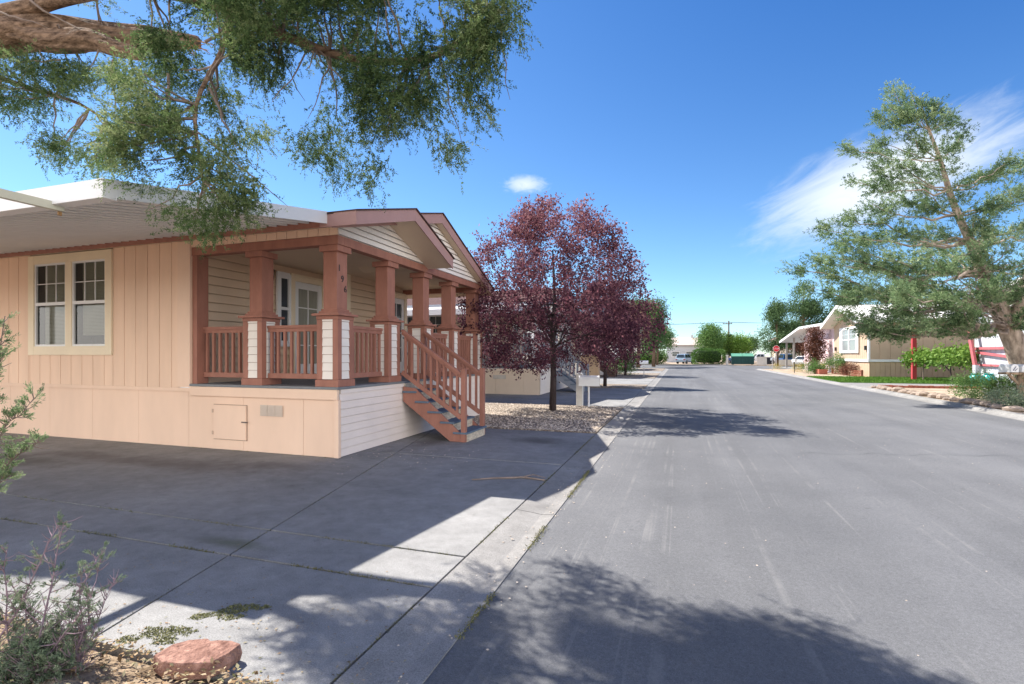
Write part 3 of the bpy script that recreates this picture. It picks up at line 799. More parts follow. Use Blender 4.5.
for yy in (ya_, yb_):
    MB().box(-3.80, -3.71, yy-.045, yy+.045, .004, 1.34).build('newel_post', BROWN, stc, bevel=.006)
    a = Vector((FX+.01, yy-.02, 2.07)); b_ = Vector((-3.80, yy-.02, 1.25))
    m = MB(); m.bar(a, b_, .075, .05); m.bar(a-Z_*.05, b_-Z_*.05, .04, .05); 
    hr = m.build('handrail', BROWN, stc, bevel=.004)
    MB().bar(a-Z_*.80, b_-Z_*.80, .045, .085).build('bottom_rail', BROWN, hr, bevel=.004)
    for k in range(9):
        t = (k+.6)/9.2; q = a.lerp(b_, t); MB().bar(q-Z_*.77, q-Z_*.07, .04, .04).build('baluster', BROWN, hr)
# ------------------------------------------------------------------ homes further along the left side
def stairs_small(label, xs0, ya_, yb_, top, m, mt, group=None):
    s_ = empty('staircase', (xs0+.7, (ya_+yb_)/2, 0), label, 'staircase', group)
    n = 5; run = .27; h_ = top/6
    for yy in (ya_-.02, yb_-.02):
        q = MB(); q.prism([(xs0,yy,top-h_),(xs0,yy,top-2.2*h_),(xs0+n*run-.25,yy,.005),(xs0+n*run,yy,.005),(xs0+n*run,yy,.12),(xs0+.27,yy,top-h_)], (0,.04,0)); q.build('stringer', m, s_)
        a = Vector((xs0, yy+.02, top+.93)); b_ = Vector((xs0+n*run, yy+.02, 1.1))
        r = MB(); r.bar(a, b_, .07, .05); r.bar(a-Z_*.8, b_-Z_*.8, .045, .07); hr = r.build('handrail', m, s_)
        for k in range(8):
            p_ = a.lerp(b_, (k+.5)/8); MB().bar(p_-Z_*.77, p_-Z_*.05, .045, .045).build('baluster', m, hr)
        MB().box(xs0+n*run-.02, xs0+n*run+.08, yy-.03, yy+.07, .004, 1.2).build('newel_post', m, s_)
    for k in range(n):
        z = top-h_*(k+1); MB().box(xs0+k*run, xs0+(k+1)*run+.02, ya_-.04, yb_+.06, z-.04, z).build('tread', mt, s_)
        MB().box(xs0+(k+1)*run-.02, xs0+(k+1)*run, ya_+.022, yb_-.022, max(.004, z-h_), z-.042).build('riser', mt, s_)
    return s_

def neighbour(label, y0, dep, wallm, trim, railm, postm, fx, awn_len, window_m, posts=5):
    h = empty('mobile_home', (-14, y0+dep/2, 0), label, 'mobile home', 'mobile homes along the left kerb')
    top = 1.08
    a = MB(); a.vplank((0,y0,0), X_, -Y_, -24, -8.0, 1.03, 3.6, .30, th=.016); a.box(-24, -8.0, y0+dep-.05, y0+dep, 1, 3.6)
    a.lap((-8.0,0,0), Y_, X_, top, 3.5, .125, .018, lambda z: (y0+.02, y0+dep)); a.box(-8.07,-8.045,y0+.05,y0+dep-.06,top,3.5)
    a.build('wall', wallm, h)
    s = MB(); s.vplank((0,y0+.02,0), X_, -Y_, -24, fx-.02, 0, .96, 1.2, groove=.008, th=.012); s.box(-24, fx+.012, y0-.03, y0+.0, .97, 1.03); s.build('skirting', wallm, h)
    s = MB(); s.lap((fx,0,0), Y_, X_, 0, 1.0, .125, .016, lambda z: (y0+.03, y0+dep)); s.box(fx-.06, fx-.035, y0+.03, y0+dep, 0, 1.0); s.build('front_skirting', LAPWHITE, h)
    MB().box(-8.0, fx+.03, y0-.04, y0+dep, 1.04, top).build('porch_deck', DECK, h)
    MB().box(-8.0, fx-.1, y0+.06, y0+dep, 3.5, 3.53).build('porch_ceiling', SOFFIT, h)
    b = MB(); b.box(-8.0, fx, y0, y0+.15, 3.30, 3.47); b.box(fx-.15, fx, y0+.15, y0+dep, 3.30, 3.47); b.build('porch_beam', trim, h)
    for k in range(posts):
        y = y0+.02 + (dep-.34)*k/(posts-1)
        p = MB(); p.box(fx-.32, fx-.01, y, y+.31, top, 2.1); p.box(fx-.36, fx+.03, y-.04, y+.35, 2.1, 2.16); p.box(fx-.28, fx-.05, y+.04, y+.27, 2.162, 3.298)
        p.build('porch_post', postm, h)
    def rl(a_, b_, n):
        a_ = Vector(a_); b_ = Vector(b_); m = MB(); m.bar(a_+Z_*.95, b_+Z_*.95, .07, .06); m.bar(a_+Z_*.15, b_+Z_*.15, .045, .08)
        for k in range(n): q = a_.lerp(b_, (k+.5)/n); m.bar(q+Z_*.19, q+Z_*.92, .045, .045)
        m.build('railing', railm, h)
    rl((-7.95,y0+.16,top), (fx-.34,y0+.16,top), 18)
    step = (dep-.34)/(posts-1)
    for k in range(posts-1):
        if k == (1 if posts > 3 else 0): continue
        rl((fx-.17,y0+.35+k*step,top), (fx-.17,y0+.02+(k+1)*step,top), 9)
    yL, yP, yR = y0-.33, y0+dep/2, y0+dep+.33
    r = MB()
    for (ya,za,yb,zb) in ((yL,3.70,yP,4.68),(yP,4.68,yR,3.70)): r.prism([(fx+.45,ya,za-.18),(fx+.45,yb,zb-.18),(fx+.45,yb,zb),(fx+.45,ya,za)], (-24-fx-.45,0,0))
    ro = r.build('roof', SHINGLE, h)
    f = MB()
    for (ya,za,yb,zb) in ((yL,3.72,yP,4.70),(yP,4.70,yR,3.72)): f.prism([(fx+.475,ya,za-.2),(fx+.475,yb,zb-.2),(fx+.475,yb,zb),(fx+.475,ya,za)], (-.02,0,0))
    f.box(-24, fx+.45, yL-.022, yL-.002, 3.5, 3.72); f.build('fascia', trim, ro)
    g = MB(); sl = .98/(dep/2+.33)
    MBB = MB().prism([(fx-.05,y0+.02,3.475),(fx-.05,y0+dep-.02,3.475),(fx-.05,yP,4.5)], (-.03,0,0)).build('gable_backing', LAPWHITE, h)
    g.lap((fx-.01,0,0), Y_, X_, 3.475, 4.45, .12, .016, lambda z: (max(y0, yL+(z-3.5)/sl), max(max(y0, yL+(z-3.5)/sl), min(y0+dep, yR-(z-3.5)/sl))))
    g.build('gable_siding', LAPWHITE, h)
    window(h, (-11.4,y0,0), X_, -Y_, 2.2, 1.6, 3.4, .12, window_m, solid=DPANE)
    window(h, (-8.0,y0+.5,0), Y_, X_, 1.1, 1.75, 3.2, .10, WHITE, split=False, solid=DPANE)
    window(h, (-8.0,y0+dep-1.9,0), Y_, X_, 1.1, 1.75, 3.2, .10, WHITE, split=False, solid=DPANE)
    if awn_len:
        w_ = MB(); w_.prism([(-24,yL,3.58),(-24,yL-awn_len,3.12),(-24,yL-awn_len,3.16),(-24,yL,3.62)], (24+fx-.1,0,0)); aw_ = w_.build('awning', AWN, h)
        MB().box(-24, fx-.1, yL-awn_len-.1, yL-awn_len-.002, 3.05, 3.26).build('gutter', WHITE, aw_)
        MB().prism([(fx-.1,yL,3.54),(fx-.1,yL-awn_len,3.08),(fx-.1,yL-awn_len,3.26),(fx-.1,yL,3.72)], (.02,0,0)).build('side_fascia', WHITE, aw_)
        for x in (fx-4.6, fx-9): MB().box(x-.04, x+.04, yL-awn_len+.02, yL-awn_len+.10, 0, 3.09).build('awning_post', WHITE, h)
    return h
BEIGE = mat('beige_siding', (.66,.55,.43), .7, .05, 1.5)
CREAMW = mat('cream_siding', (.74,.66,.54), .7, .05, 1.5)
n2 = neighbour('beige mobile home behind the purple plum tree with white awning and grey porch rails', 19.6, 6.4, BEIGE, GREY, GREY, mat('light_grey_paint', (.50,.52,.55), .6, .05), -5.3, 2.6, GREY)
v = MB(); v.box(-7.3,-6.75,19.586,19.606,.62,.78)
for q in range(3): v.box(-7.28+q*.18,-7.14+q*.18,19.578,19.588,.63,.77)
v.build('vent', mat('grey_vent', (.5,.47,.42)), n2)
stairs_small('grey wooden stairs of the beige home behind the plum tree', -5.26, 21.45, 22.5, 1.08, GREY, CARPET)
n3 = neighbour('cream mobile home with dark brown porch stairs further along the left side', 36.0, 6.6, CREAMW, DARKBROWN, DARKBROWN, CREAMW, -5.9, 0, WHITE, 4)
stairs_small('dark brown porch stairs of the cream home beyond the grey stairs', -5.86, 37.2, 38.3, 1.08, DARKBROWN, DARKBROWN)
n4 = neighbour('farthest pale mobile home on the left side beside the round green hedge', 53.5, 6.4, CREAMW, WHITE, WHITE, WHITE, -6.3, 0, WHITE, 4)
# tan cabinet standing by the second driveway
cb = empty('utility_cabinet', (-4.2,25.6,0), 'tan box cabinet standing beside the grey stairs', 'cabinet')
m = MB(); m.box(-4.75,-3.85,25.3,25.9,.06,1.55); m.build('cabinet_body', mat('tan_cabinet', (.55,.38,.24), .6, .06), cb, bevel=.02)
MB().box(-4.80,-3.80,25.26,25.94,1.552,1.60).build('lid', mat('tan_cabinet_lid', (.48,.33,.21), .6, .06), cb, bevel=.01)
MB().box(-4.6,-4.0,25.29,25.297,.2,1.4).build('door', mat('tan_cabinet_door', (.58,.41,.26), .6, .05), cb)
MB().box(-4.85,-3.75,25.2,26.0,.0,.06).build('plinth', CONCL, cb)

# mailboxes and posts on the left
def mailbox(label, x, y, rz, h, group=None, post_m=WHITE, body_m=WHITE, ln=.52, bs=.11):
    e = empty('mailbox', (x,y,0), label, 'mailbox', group, 0)
    ca, sa = math.cos(rz), math.sin(rz)
    MB().tube([(x,y,.0),(x,y,h)], .028, 8).build('post', post_m, e)
    prof = [(-bs,0),(bs,0),(bs,1.2*bs)] + [(bs*math.cos(a), 1.2*bs+bs*math.sin(a)) for a in np.linspace(.3, math.pi-.3, 6)] + [(-bs,1.2*bs)]
    b = MB(); b.prism([(x+ca*(-ln/2)-sa*p, y+sa*(-ln/2)+ca*p, h+.003+q) for p,q in prof], (ca*ln, sa*ln, 0)); bo = b.build('box', body_m, e)
    b = MB(); b.prism([(x+ca*(ln/2+.002)-sa*p*1.04, y+sa*(ln/2+.002)+ca*p*1.04, h-.002+q*1.03) for p,q in prof], (ca*.014, sa*.014, 0)); b.build('door', body_m, bo)
    b = MB(); cx, cy = x-sa*.105, y+ca*.105; b.box(cx-.008,cx+.008,cy-.008,cy+.008,h+.1,h+.30); b.build('flag', REDWOOD, bo) if False else None
    return e
mailbox('white mailbox on thin white pole beside the plum tree', -2.62, 15.35, R(14), .66, None, WHITE, WHITE, .60, .145)
wp = empty('marker_post', (-3.0,15.9,0), 'short white square post behind the white mailbox', 'post')
m = MB(); m.box(-3.1,-2.9,15.8,16.0,0,1.0); m.prism([(-3.1,15.8,1.002),(-2.9,15.8,1.002),(-3.0,15.9,1.06)], (0,.2,0)); m.build('post', mat('weathered_white', (.62,.60,.56), .7, .1, 5), wp, bevel=.01)
mailbox('distant white mailbox on a post by the left gutter, before the round hedge', -2.5, 38.5, R(5), .95, None, METAL, WHITE, .6)
# ------------------------------------------------------------------ trees and shrubs
JUN = leafmat('juniper_needles', [(.032,.062,.024),(.085,.145,.048),(.170,.230,.088),(.290,.330,.160)], .45, .7)
JUNB = leafmat('blue_juniper_needles', [(.060,.112,.050),(.140,.225,.100),(.250,.335,.165),(.365,.430,.240)], .35, .7)
CONI = leafmat('conifer_needles', [(.035,.075,.030),(.085,.150,.055),(.160,.235,.095)], .3, .65)
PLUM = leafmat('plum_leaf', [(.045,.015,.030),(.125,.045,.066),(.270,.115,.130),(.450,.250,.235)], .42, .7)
PLUM2 = leafmat('pale_plum_leaf', [(.10,.04,.05),(.24,.11,.11),(.38,.20,.18),(.24,.25,.10)], .4, .65)
GRN = leafmat('hedge_leaf', [(.03,.085,.016),(.08,.175,.03),(.20,.32,.06)], .3, .6)
LIME = leafmat('lime_leaf', [(.07,.155,.022),(.155,.275,.045),(.28,.40,.09)], .35, .6)
MID = leafmat('green_leaf', [(.045,.11,.028),(.12,.225,.06),(.25,.36,.12)], .35, .6)
SAGE = leafmat('sage_leaf', [(.11,.16,.09),(.24,.30,.18),(.40,.43,.32)], .3, .65)
YEL = leafmat('yellow_grass', [(.30,.24,.06),(.45,.38,.10),(.32,.34,.10)], .3, .7)
BURG = leafmat('burgundy_leaf', [(.05,.018,.012),(.13,.05,.03),(.22,.11,.06)], .3, .5)
LAWNL = leafmat('grass_blade', [(.05,.13,.015),(.10,.22,.03),(.18,.30,.05)], .3, .6)
SHRUBL = leafmat('grey_green_shrub', [(.075,.115,.07),(.15,.205,.125),(.27,.31,.21)], .35, .65)

def inpoly(px, py, poly):
    r = np.zeros(len(px), bool); n = len(poly); j = n-1
    for i in range(n):
        xi, yi = poly[i]; xj, yj = poly[j]
        c = ((yi > py) != (yj > py)) & (px < (xj-xi)*(py-yi)/((yj-yi) or 1e-9)+xi)
        r ^= c; j = i
    return r

# ---- the big juniper whose limb reaches in over the driveway
TB = Vector((-11.2,1.9,0))
jt = empty('juniper_tree', TB, 'large juniper with shaggy bark limbs hanging over the driveway at the upper left', 'tree')
L1 = [TB, TB+Vector((.2,.3,1.4)), (-10.7,2.6,3.0), (-10.1,3.3,4.3), at(-60,48,6.7), at(0,36,6.5), at(60,30,6.4), at(115,36,6.2), at(165,40,6.0), at(198,42,5.9)]
L2 = [at(20,34,6.4), at(50,42,6.25), at(90,41,6.1), at(115,47,5.95), at(142,56,5.8)]
L5 = [at(232,8,4.85), at(222,50,4.65), at(196,105,4.5), at(200,160,4.45), at(205,190,4.4)]
L3 = [at(-40,30,6.6), at(30,8,6.3), at(70,-4,5.8), at(150,-10,4.8), at(230,10,4.8), at(300,42,4.8), at(360,60,4.7), at(428,58,4.45), at(470,32,4.25), at(508,4,4.1)]
L4 = [at(-60,48,6.6), at(-20,70,6.5), at(30,88,6.4), at(80,104,6.3), at(115,128,6.0)]
tr = MB()
tr.rough_tube(L5, [.03,.022,.017,.012,.006], 10, .2, 4, 6)
tr.rough_tube(L4, [.06,.035,.025,.017,.008], 12, .2, 4, 4)
tr.rough_tube(L1, [.44,.38,.32,.28,.25,.20,.165,.135,.10,.055], 40, .46, 9, 3)
tr.rough_tube(L2, [.13,.12,.105,.085,.05], 32, .46, 9, 5)
tr.rough_tube(L3, [.15,.10,.08,.06,.05,.040,.032,.026,.019,.008], 14, .2, 5, 7)
tr.tube([(-10.7,2.6,3.0), (-11.2,2.6,4.2), (-11.5,2.7,5.6), (-11.4,2.8,6.8), (-11.3,2.8,7.8)], [.22,.19,.14,.09,.04], 10, .1)
tr.tube([(-11.2,2.6,4.2), (-12,2.2,5.2), (-12.6,1.8,5.9), (-13,1.5,6.4), (-13.4,1.3,6.8)], [.13,.11,.08,.06,.03], 9, .1)
trunk = tr.build('trunk', BARK, jt, smooth=True)
fr = MB()
for k in range(16):
    a = at(random.uniform(176,192), random.uniform(38,48), 5.9); fr.tube([a, a+(at(random.uniform(192,218), random.uniform(40,62), 5.8)-a)*random.uniform(.5,1)], [.012,.003], 5)
fr.build('broken_end', RUST, jt)

polyA = [(150,-40),(518,-40),(508,16),(492,46),(480,78),(472,110),(454,152),(440,152),(426,116),(412,110),(396,140),(380,128),(362,120),(372,150),(376,178),(352,185),(330,172),(306,150),(290,128),(268,138),(236,138),(212,112),(188,90),(150,60)]
polyB = [(38,140),(60,140),(92,150),(122,130),(112,104),(66,84),(18,76),(14,60),(110,66),(160,74),(205,90),(236,140),(232,168),(222,186),(246,196),(256,188),(250,200),(234,212),(206,230),(194,230),(178,200),(150,184),(118,178),(96,164),(62,166),(45,152)]
polyC = [(-30,55),(60,60),(72,86),(56,112),(44,124),(30,96),(10,112),(-30,122)]
polyD = [(150,-95),(470,-80),(500,-35),(150,-35)]
polyE = [(70,-40),(150,-40),(150,6),(90,0)]
clusters = []
def sample(poly, n, t0, t1, thr, sc_, seed, ds=1.0):
    xs_ = [p[0] for p in poly]; ys_ = [p[1] for p in poly]; got = 0
    while got < n:
        x = rng.uniform(min(xs_), max(xs_), 400); y = rng.uniform(min(ys_), max(ys_), 400)
        m = inpoly(x, y, poly) & (vnoise(np.stack([x/sc_, y/sc_, np.zeros(400)],1), seed) > thr)
        for a, b in zip(x[m], y[m]):
            if got >= n: break
            clusters.append((np.array(at(a, b, (float(np.clip(5.25-(a-330)*.0066, 3.95, 5.4)) - .5*(1-np.clip(b,-60,150)/150) + rng.uniform(-.4,.4)) if 5.9 < t1 < 6.3 else (rng.uniform(5.9,6.6) if (a < 120 and b < 175) else rng.uniform(t0, t1)))), ds, a, b))
            if (5.9 < t1 < 6.3 or (t1 < 5 and a > 115)) and vnoise(clusters[-1][0][None]*2.3, 17)[0] < .45: clusters.pop()
            else: got += 1
sample(polyA, 520, 4.5, 6.0, .39, 24, 1)
sample([(212,-30),(330,-30),(330,50),(250,66),(214,60)], 60, 4.0, 4.7, .25, 30, 6)
sample(polyB, 190, 4.0, 4.8, .46, 24, 2)
sample(polyC, 60, 6.3, 6.8, .42, 24, 3)
sample(polyD, 60, 4.6, 6.2, .2, 60, 4)
sample(polyE, 26, 4.4, 5.6, .3, 40, 5)
lf = Leaves()
limbpts = [p for L in (L1[4:8], L2, L3[3:], L3[3:], L4, L5) for i in range(len(L)-1) for p in (Vector(L[i]), Vector(L[i]).lerp(Vector(L[i+1]), .5), Vector(L[i]).lerp(Vector(L[i+1]), .25), Vector(L[i]).lerp(Vector(L[i+1]), .75))]
tw = MB()
for i, (c, ds, a, b) in enumerate(clusters):
    cv = Vector(c); q = min(limbpts, key=lambda p: (p-cv).length)
    out = np.array(cv-q); out = out/(np.linalg.norm(out)+1e-6)
    out = out*.6 + np.array([0,0,-.12]) + rdir(1)[0]*.55
    spray(lf, c, out, int(rng.integers(13,19)), .17, 32, .022, .0080, .9, .06, float(np.clip(.42+.7*(vnoise(np.array([[a/60,b/60,1.5]]),11)[0]-.5)+rng.normal()*.1,0,.72)), .075)
    if i % 5 == 0 and (q-cv).length < .75:
        d = (q-cv).length; tw.tube(curve(q, cv, -.04*d, 5, .035*d), [.013,.011,.009,.007,.005,.003], 5)
# sparse outer wisps
for poly, n, t in ((polyA, 70, (4.3,5.0)), (polyB, 70, (4.0,4.7))):
    for _ in range(n):
        k = random.randrange(len(poly)); k2 = (k+1) % len(poly); u = random.random()
        x = poly[k][0]*(1-u)+poly[k2][0]*u + random.gauss(0,5); y = poly[k][1]*(1-u)+poly[k2][1]*u + random.gauss(0,5)
        if y < -30: continue
        tt = float(np.clip(5.15-(x-330)*.0066, 3.9, 5.2))-.5*(1-min(max(y,-60),150)/150)+random.uniform(-.15,.15) if poly is polyA else (random.uniform(5.9,6.5) if (x < 120 and y < 175) else random.uniform(*t))
        c = np.array(at(x, y, tt))
        spray(lf, c, np.array([random.gauss(0,.5),random.gauss(0,.5),-.5+random.gauss(0,.4)]), 5, .17, 28, .023, .0072, .55, .1, .5, .04)
# crown above the picture, so that the tree is whole
for _ in range(120):
    c = np.array([random.uniform(-13.8,-10.2), random.uniform(.8,4.8), random.uniform(4.8,8.0)])
    if vnoise(np.array([c*.9]), 21)[0] < .42: continue
    spray(lf, c, np.array([c[0]+12,c[1]-2.5,.2])+rdir(1)[0], 16, .42, 22, .07, .02, .8, .2, .5, .22)
for _ in range(26):
    a = Vector(random.choice(limbpts)); tw.tube(curve(a, a+Vector((random.gauss(0,.3),random.gauss(0,.3),-random.uniform(.2,.75))), 0, 5, .03), [.010,.009,.007,.005,.004,.002], 5)
for (x,y,x2,y2,t) in ((113,60,113,118,5.0),(168,74,170,150,4.7),(172,110,196,172,4.7),(210,88,238,150,4.7),(60,60,20,64,6.2),(232,30,222,4,4.7),(205,42,232,26,4.7),(0,12,48,28,6.2),(30,0,110,50,6.0)):
    tw.tube(curve(at(x,y,t), at(x2,y2,t), 0, 6, .02), [.014,.013,.011,.009,.007,.005,.003], 6)
tag(tw.build('twigs', TWIG, trunk), kind='stuff')
lf.build('crown', JUN, jt)

# ---- low junipery shrubs at the near left corner
def twig_shrub(label, cx, cy, stalks, leafm, twigm, leafdens=1.0, z0=.05):
    s = empty('juniper_shrub', (cx,cy,z0), label, 'shrub')
    b = MB(); L_ = Leaves()
    for (pts, r0, full) in stalks:
        P = [Vector(p) for p in pts]; b.tube(P, list(np.linspace(r0, r0*.25, len(P))), 6, .1)
        for i in range(len(P)-1):
            n = int(9*leafdens)
            for _ in range(n):
                u = random.random(); tt = (i+u)/(len(P)-1); q = P[i].lerp(P[i+1], u)
                d = Vector((random.gauss(0,.6),random.gauss(0,.6),.55+random.gauss(0,.35))).normalized()
                ln = random.uniform(.05,.15)*(1.15-tt*.6); e = q+d*ln
                b.tube([q, q.lerp(e,.5)+Vector((0,0,-.006)), e], [.0028,.002,.001], 4, 0, False)
                if random.random() < full: spray(L_, (q+d*ln*.45), np.array(d), 2, ln*.65, 24, .016, .0042, .35, 0, random.uniform(.25,.85), .006)
    b.build('stem', twigm, s); L_.build('foliage', leafm, s); return s
def stalk(px0, py0, t0, px1, py1, t1, n=6, wob=.015):
    return curve(at(px0,py0,t0), at(px1,py1,t1), .0, n, wob)
stk = [(stalk(random.uniform(0,90),700,2.45,random.uniform(-40,118),random.uniform(545,640),random.uniform(2.4,2.9)), .006, random.uniform(.12,.5)) for _ in range(12)]
stk += [(stalk(30,700,2.4,64,522,2.7), .007, .35), (stalk(-10,660,2.5,62,520,2.7), .006, .4), (stalk(60,700,2.45,118,575,2.7), .005, .15), (stalk(70,690,2.45,100,560,2.7), .006, .35), (stalk(10,700,2.5,8,545,2.6), .006, .6)]
twig_shrub('low grey-green shrub with bare mauve twigs in the near left bed', -3.0, 1.35, stk, SHRUBL, TWIGM)
stk = [(stalk(random.uniform(0,80),705,2.4,random.uniform(0,80),random.uniform(630,670),random.uniform(2.4,2.6)), .005, .8) for _ in range(12)]
twig_shrub('dense leafy grey-green tuft at the foot of the twiggy shrub', -2.65, 1.25, stk, SHRUBL, TWIGM, 1.3)
stk = [(stalk(-70,560,2.6,5,316,2.75,8,.03), .008, .75), (stalk(-60,500,2.6,34,398,2.75,7,.02), .006, .8), (stalk(-60,520,2.6,38,442,2.75,7,.02), .005, .8), (stalk(-70,480,2.7,6,350,2.8,7,.02), .006, .9),
       (stalk(-60,540,2.6,10,470,2.7,6,.02), .005, .9), (stalk(-80,520,2.6,-10,400,2.7,6,.02), .006, .9), (stalk(-80,720,2.5,-70,540,2.6,5,.02), .014, .5)]
twig_shrub('tall blue-green juniper sprays reaching in from the left edge before the peach wall', -3.9, 1.2, stk, JUNB, TWIG, 1.5)

# ---- purple-leaf plum trees
def plum(label, x, y, h, rx, rz_, n, m, group, seed, size=.075, zc=None, lean=0, zb=.24):
    r_ = random.Random(seed); t_ = empty('plum_tree', (x,y,0), label, 'tree', group)
    b = MB(); fork = h*.36; tips = []
    b.tube([(x,y,0),(x+.02,y,fork*.5),(x-.01+lean,y,fork),(x+.05+lean,y+.05,h*.55),(x+lean,y,h*.8)], [.10,.085,.075,.05,.02], 10, .06)
    zc = zc or h*.60
    cs = []
    prof_z = np.interp(np.array([.24,.30,.42,.58,.74,.88,.97,1.02]), [.24,1.02], [zb,1.02])*h; prof_r = np.array([.60,.90,1.0,.95,.78,.56,.30,.08])*rx
    while len(cs) < int(n):
        # crown: widest low down, ragged towards the top
        z = r_.uniform(prof_z[0], prof_z[-1]); a_ = r_.uniform(0, 6.283); rr = float(np.interp(z, prof_z, prof_r))
        rr *= .80+.45*vnoise(np.array([[math.cos(a_)*1.6+9, math.sin(a_)*1.6+9, z*.9]]), seed+1)[0]
        if r_.random() > rr/rx + .12: continue
        q_ = rr*r_.random()**.42
        p = np.array([x+lean+q_*math.cos(a_), y+q_*math.sin(a_), z])
        if vnoise(np.array([p*1.35]), seed)[0] < .42: continue
        cs.append(p)
    for k in range(30):
        p = cs[r_.randrange(len(cs))]; q0 = Vector((x+r_.uniform(-.03,.03)+lean*.8, y, r_.uniform(fork*.8, h*.6)))
        b.tube(curve(q0, p, .12, 5, .06), [.026,.022,.017,.012,.008,.003], 6)
    tr_ = b.build('trunk', BARKD, t_, smooth=True)
    L_ = Leaves()
    cen = np.array([x+lean, y, zc-.3])
    for p in cs:
        m_ = 62; o = p-cen; o = o/(np.linalg.norm(o)+1e-6)
        tl = r_.uniform(.25,.55); u = rng.random(m_)
        d = o*.6 + rdir(1)[0]*.6 + np.array([0,0,.15]); d = d/np.linalg.norm(d)
        pos = p + d*(u*tl)[:,None] + rng.normal(size=(m_,3))*.085
        hh = np.clip((p[2]-(zc-rz_*.5))/(rz_*1.5), 0, 1)  # leaf tint lightens with height, in place of sun on the crown top
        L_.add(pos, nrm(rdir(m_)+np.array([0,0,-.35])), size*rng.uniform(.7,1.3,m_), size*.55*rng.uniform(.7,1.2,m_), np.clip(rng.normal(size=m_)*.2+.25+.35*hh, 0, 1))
    L_.build('crown', m, t_); return t_
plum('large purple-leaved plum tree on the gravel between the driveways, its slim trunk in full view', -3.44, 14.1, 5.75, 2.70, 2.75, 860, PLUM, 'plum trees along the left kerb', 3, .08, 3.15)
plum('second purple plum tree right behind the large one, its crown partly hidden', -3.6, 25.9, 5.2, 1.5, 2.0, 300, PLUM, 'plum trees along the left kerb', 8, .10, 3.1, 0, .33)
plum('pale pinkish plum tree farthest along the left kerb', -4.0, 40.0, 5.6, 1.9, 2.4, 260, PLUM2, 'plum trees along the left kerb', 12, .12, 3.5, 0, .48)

# ---- generic trees and hedges
def leafy(name, label, x, y, h, rx, zc, rz_, ncl, m, size, group=None, trunk=True, thr=.40, cone=0.0, per=60, asp=.5, bark=BARK, fq=.6, ry=None, seed=None, z0=0, cat='tree'):
    sd = seed if seed is not None else abs(hash((round(x*10), round(y*10)))) % 1000
    t_ = empty(name, (x,y,z0), label, cat, group); L_ = Leaves(); ry = ry or rx; cs = []
    k = 0
    while len(cs) < ncl and k < ncl*30:
        k += 1; u = rng.normal(size=3); u = u/np.linalg.norm(u)*rng.random()**.45
        f = 1 - cone*(u[2]+1)/2
        p = np.array([x+u[0]*rx*f, y+u[1]*ry*f, zc+u[2]*rz_])
        if vnoise(np.array([p*fq]), sd)[0] < thr or p[2] < z0+.05: continue
        cs.append(p)
    c0 = np.array([x,y,zc])
    if trunk:
        b = MB(); r0 = max(.07, h*.022); b.tube([(x,y,z0),(x+.03*h*.3,y,h*.3),(x,y,h*.6),(x,y,min(h*.9, zc+rz_*.8))], [r0*1.3,r0,r0*.7,r0*.2], 8, .08)
        for q in cs[::max(1, len(cs)//16)]: b.tube(curve((x,y,min(max(q[2]-.15*h, z0+.2*h), .8*h)), q, .05, 4, .1), [r0*.35,r0*.28,r0*.2,r0*.14,r0*.05], 5)
        b.build('trunk', bark, t_, smooth=True)
    for p in cs:
        o = p-c0; o = o/(np.linalg.norm(o)+1e-6); d = o*.8+rdir(1)[0]*.6
        s_ = rng.random()*.25
        L_.add(p + rng.normal(size=(per,3))*size*1.9*np.array([1,1,.75]), nrm(rdir(per)*.9+d), size*rng.uniform(.6,1.4,per), size*asp*rng.uniform(.7,1.2,per), np.clip(rng.normal(size=per)*.17+.32+s_, 0, 1))
    L_.build('crown' if trunk else 'foliage', m, t_); return t_

def hedge(label, x0, x1, y0, y1, h, m, size, n, rnd=.3, group=None, name='hedge'):
    t_ = empty(name, ((x0+x1)/2,(y0+y1)/2,0), label, 'hedge', group)
    c = np.array([(x0+x1)/2,(y0+y1)/2,h*.5]); s_ = np.array([(x1-x0)/2,(y1-y0)/2,h*.5])
    v_ = rng.normal(size=(n,3)); e = 2.0/rnd
    v_ = v_/(np.sum(np.abs(v_)**e, 1)**(1/e))[:,None]
    nz_ = vnoise((c+v_*s_)*1.3, 4)
    p = c + v_*s_*(.82+.22*rng.random(n)+.16*(nz_-.5))[:,None]
    L_ = Leaves(); L_.add(p, nrm(v_/s_*s_.min()+rdir(n)*.9), size*rng.uniform(.6,1.3,n), size*.6, np.clip(.4+(nz_-.5)*.6+rng.normal(size=n)*.17, 0, 1)); L_.build('foliage', m, t_)
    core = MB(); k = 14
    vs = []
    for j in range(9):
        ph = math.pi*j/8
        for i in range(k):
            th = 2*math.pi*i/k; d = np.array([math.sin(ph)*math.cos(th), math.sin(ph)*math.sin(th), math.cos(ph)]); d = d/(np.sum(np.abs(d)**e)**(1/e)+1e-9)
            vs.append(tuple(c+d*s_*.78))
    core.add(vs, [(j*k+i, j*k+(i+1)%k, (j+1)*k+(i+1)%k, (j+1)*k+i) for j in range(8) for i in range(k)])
    core.build('branches', mat('hedge_core', (.02,.04,.012), .9, .2), t_); return t_

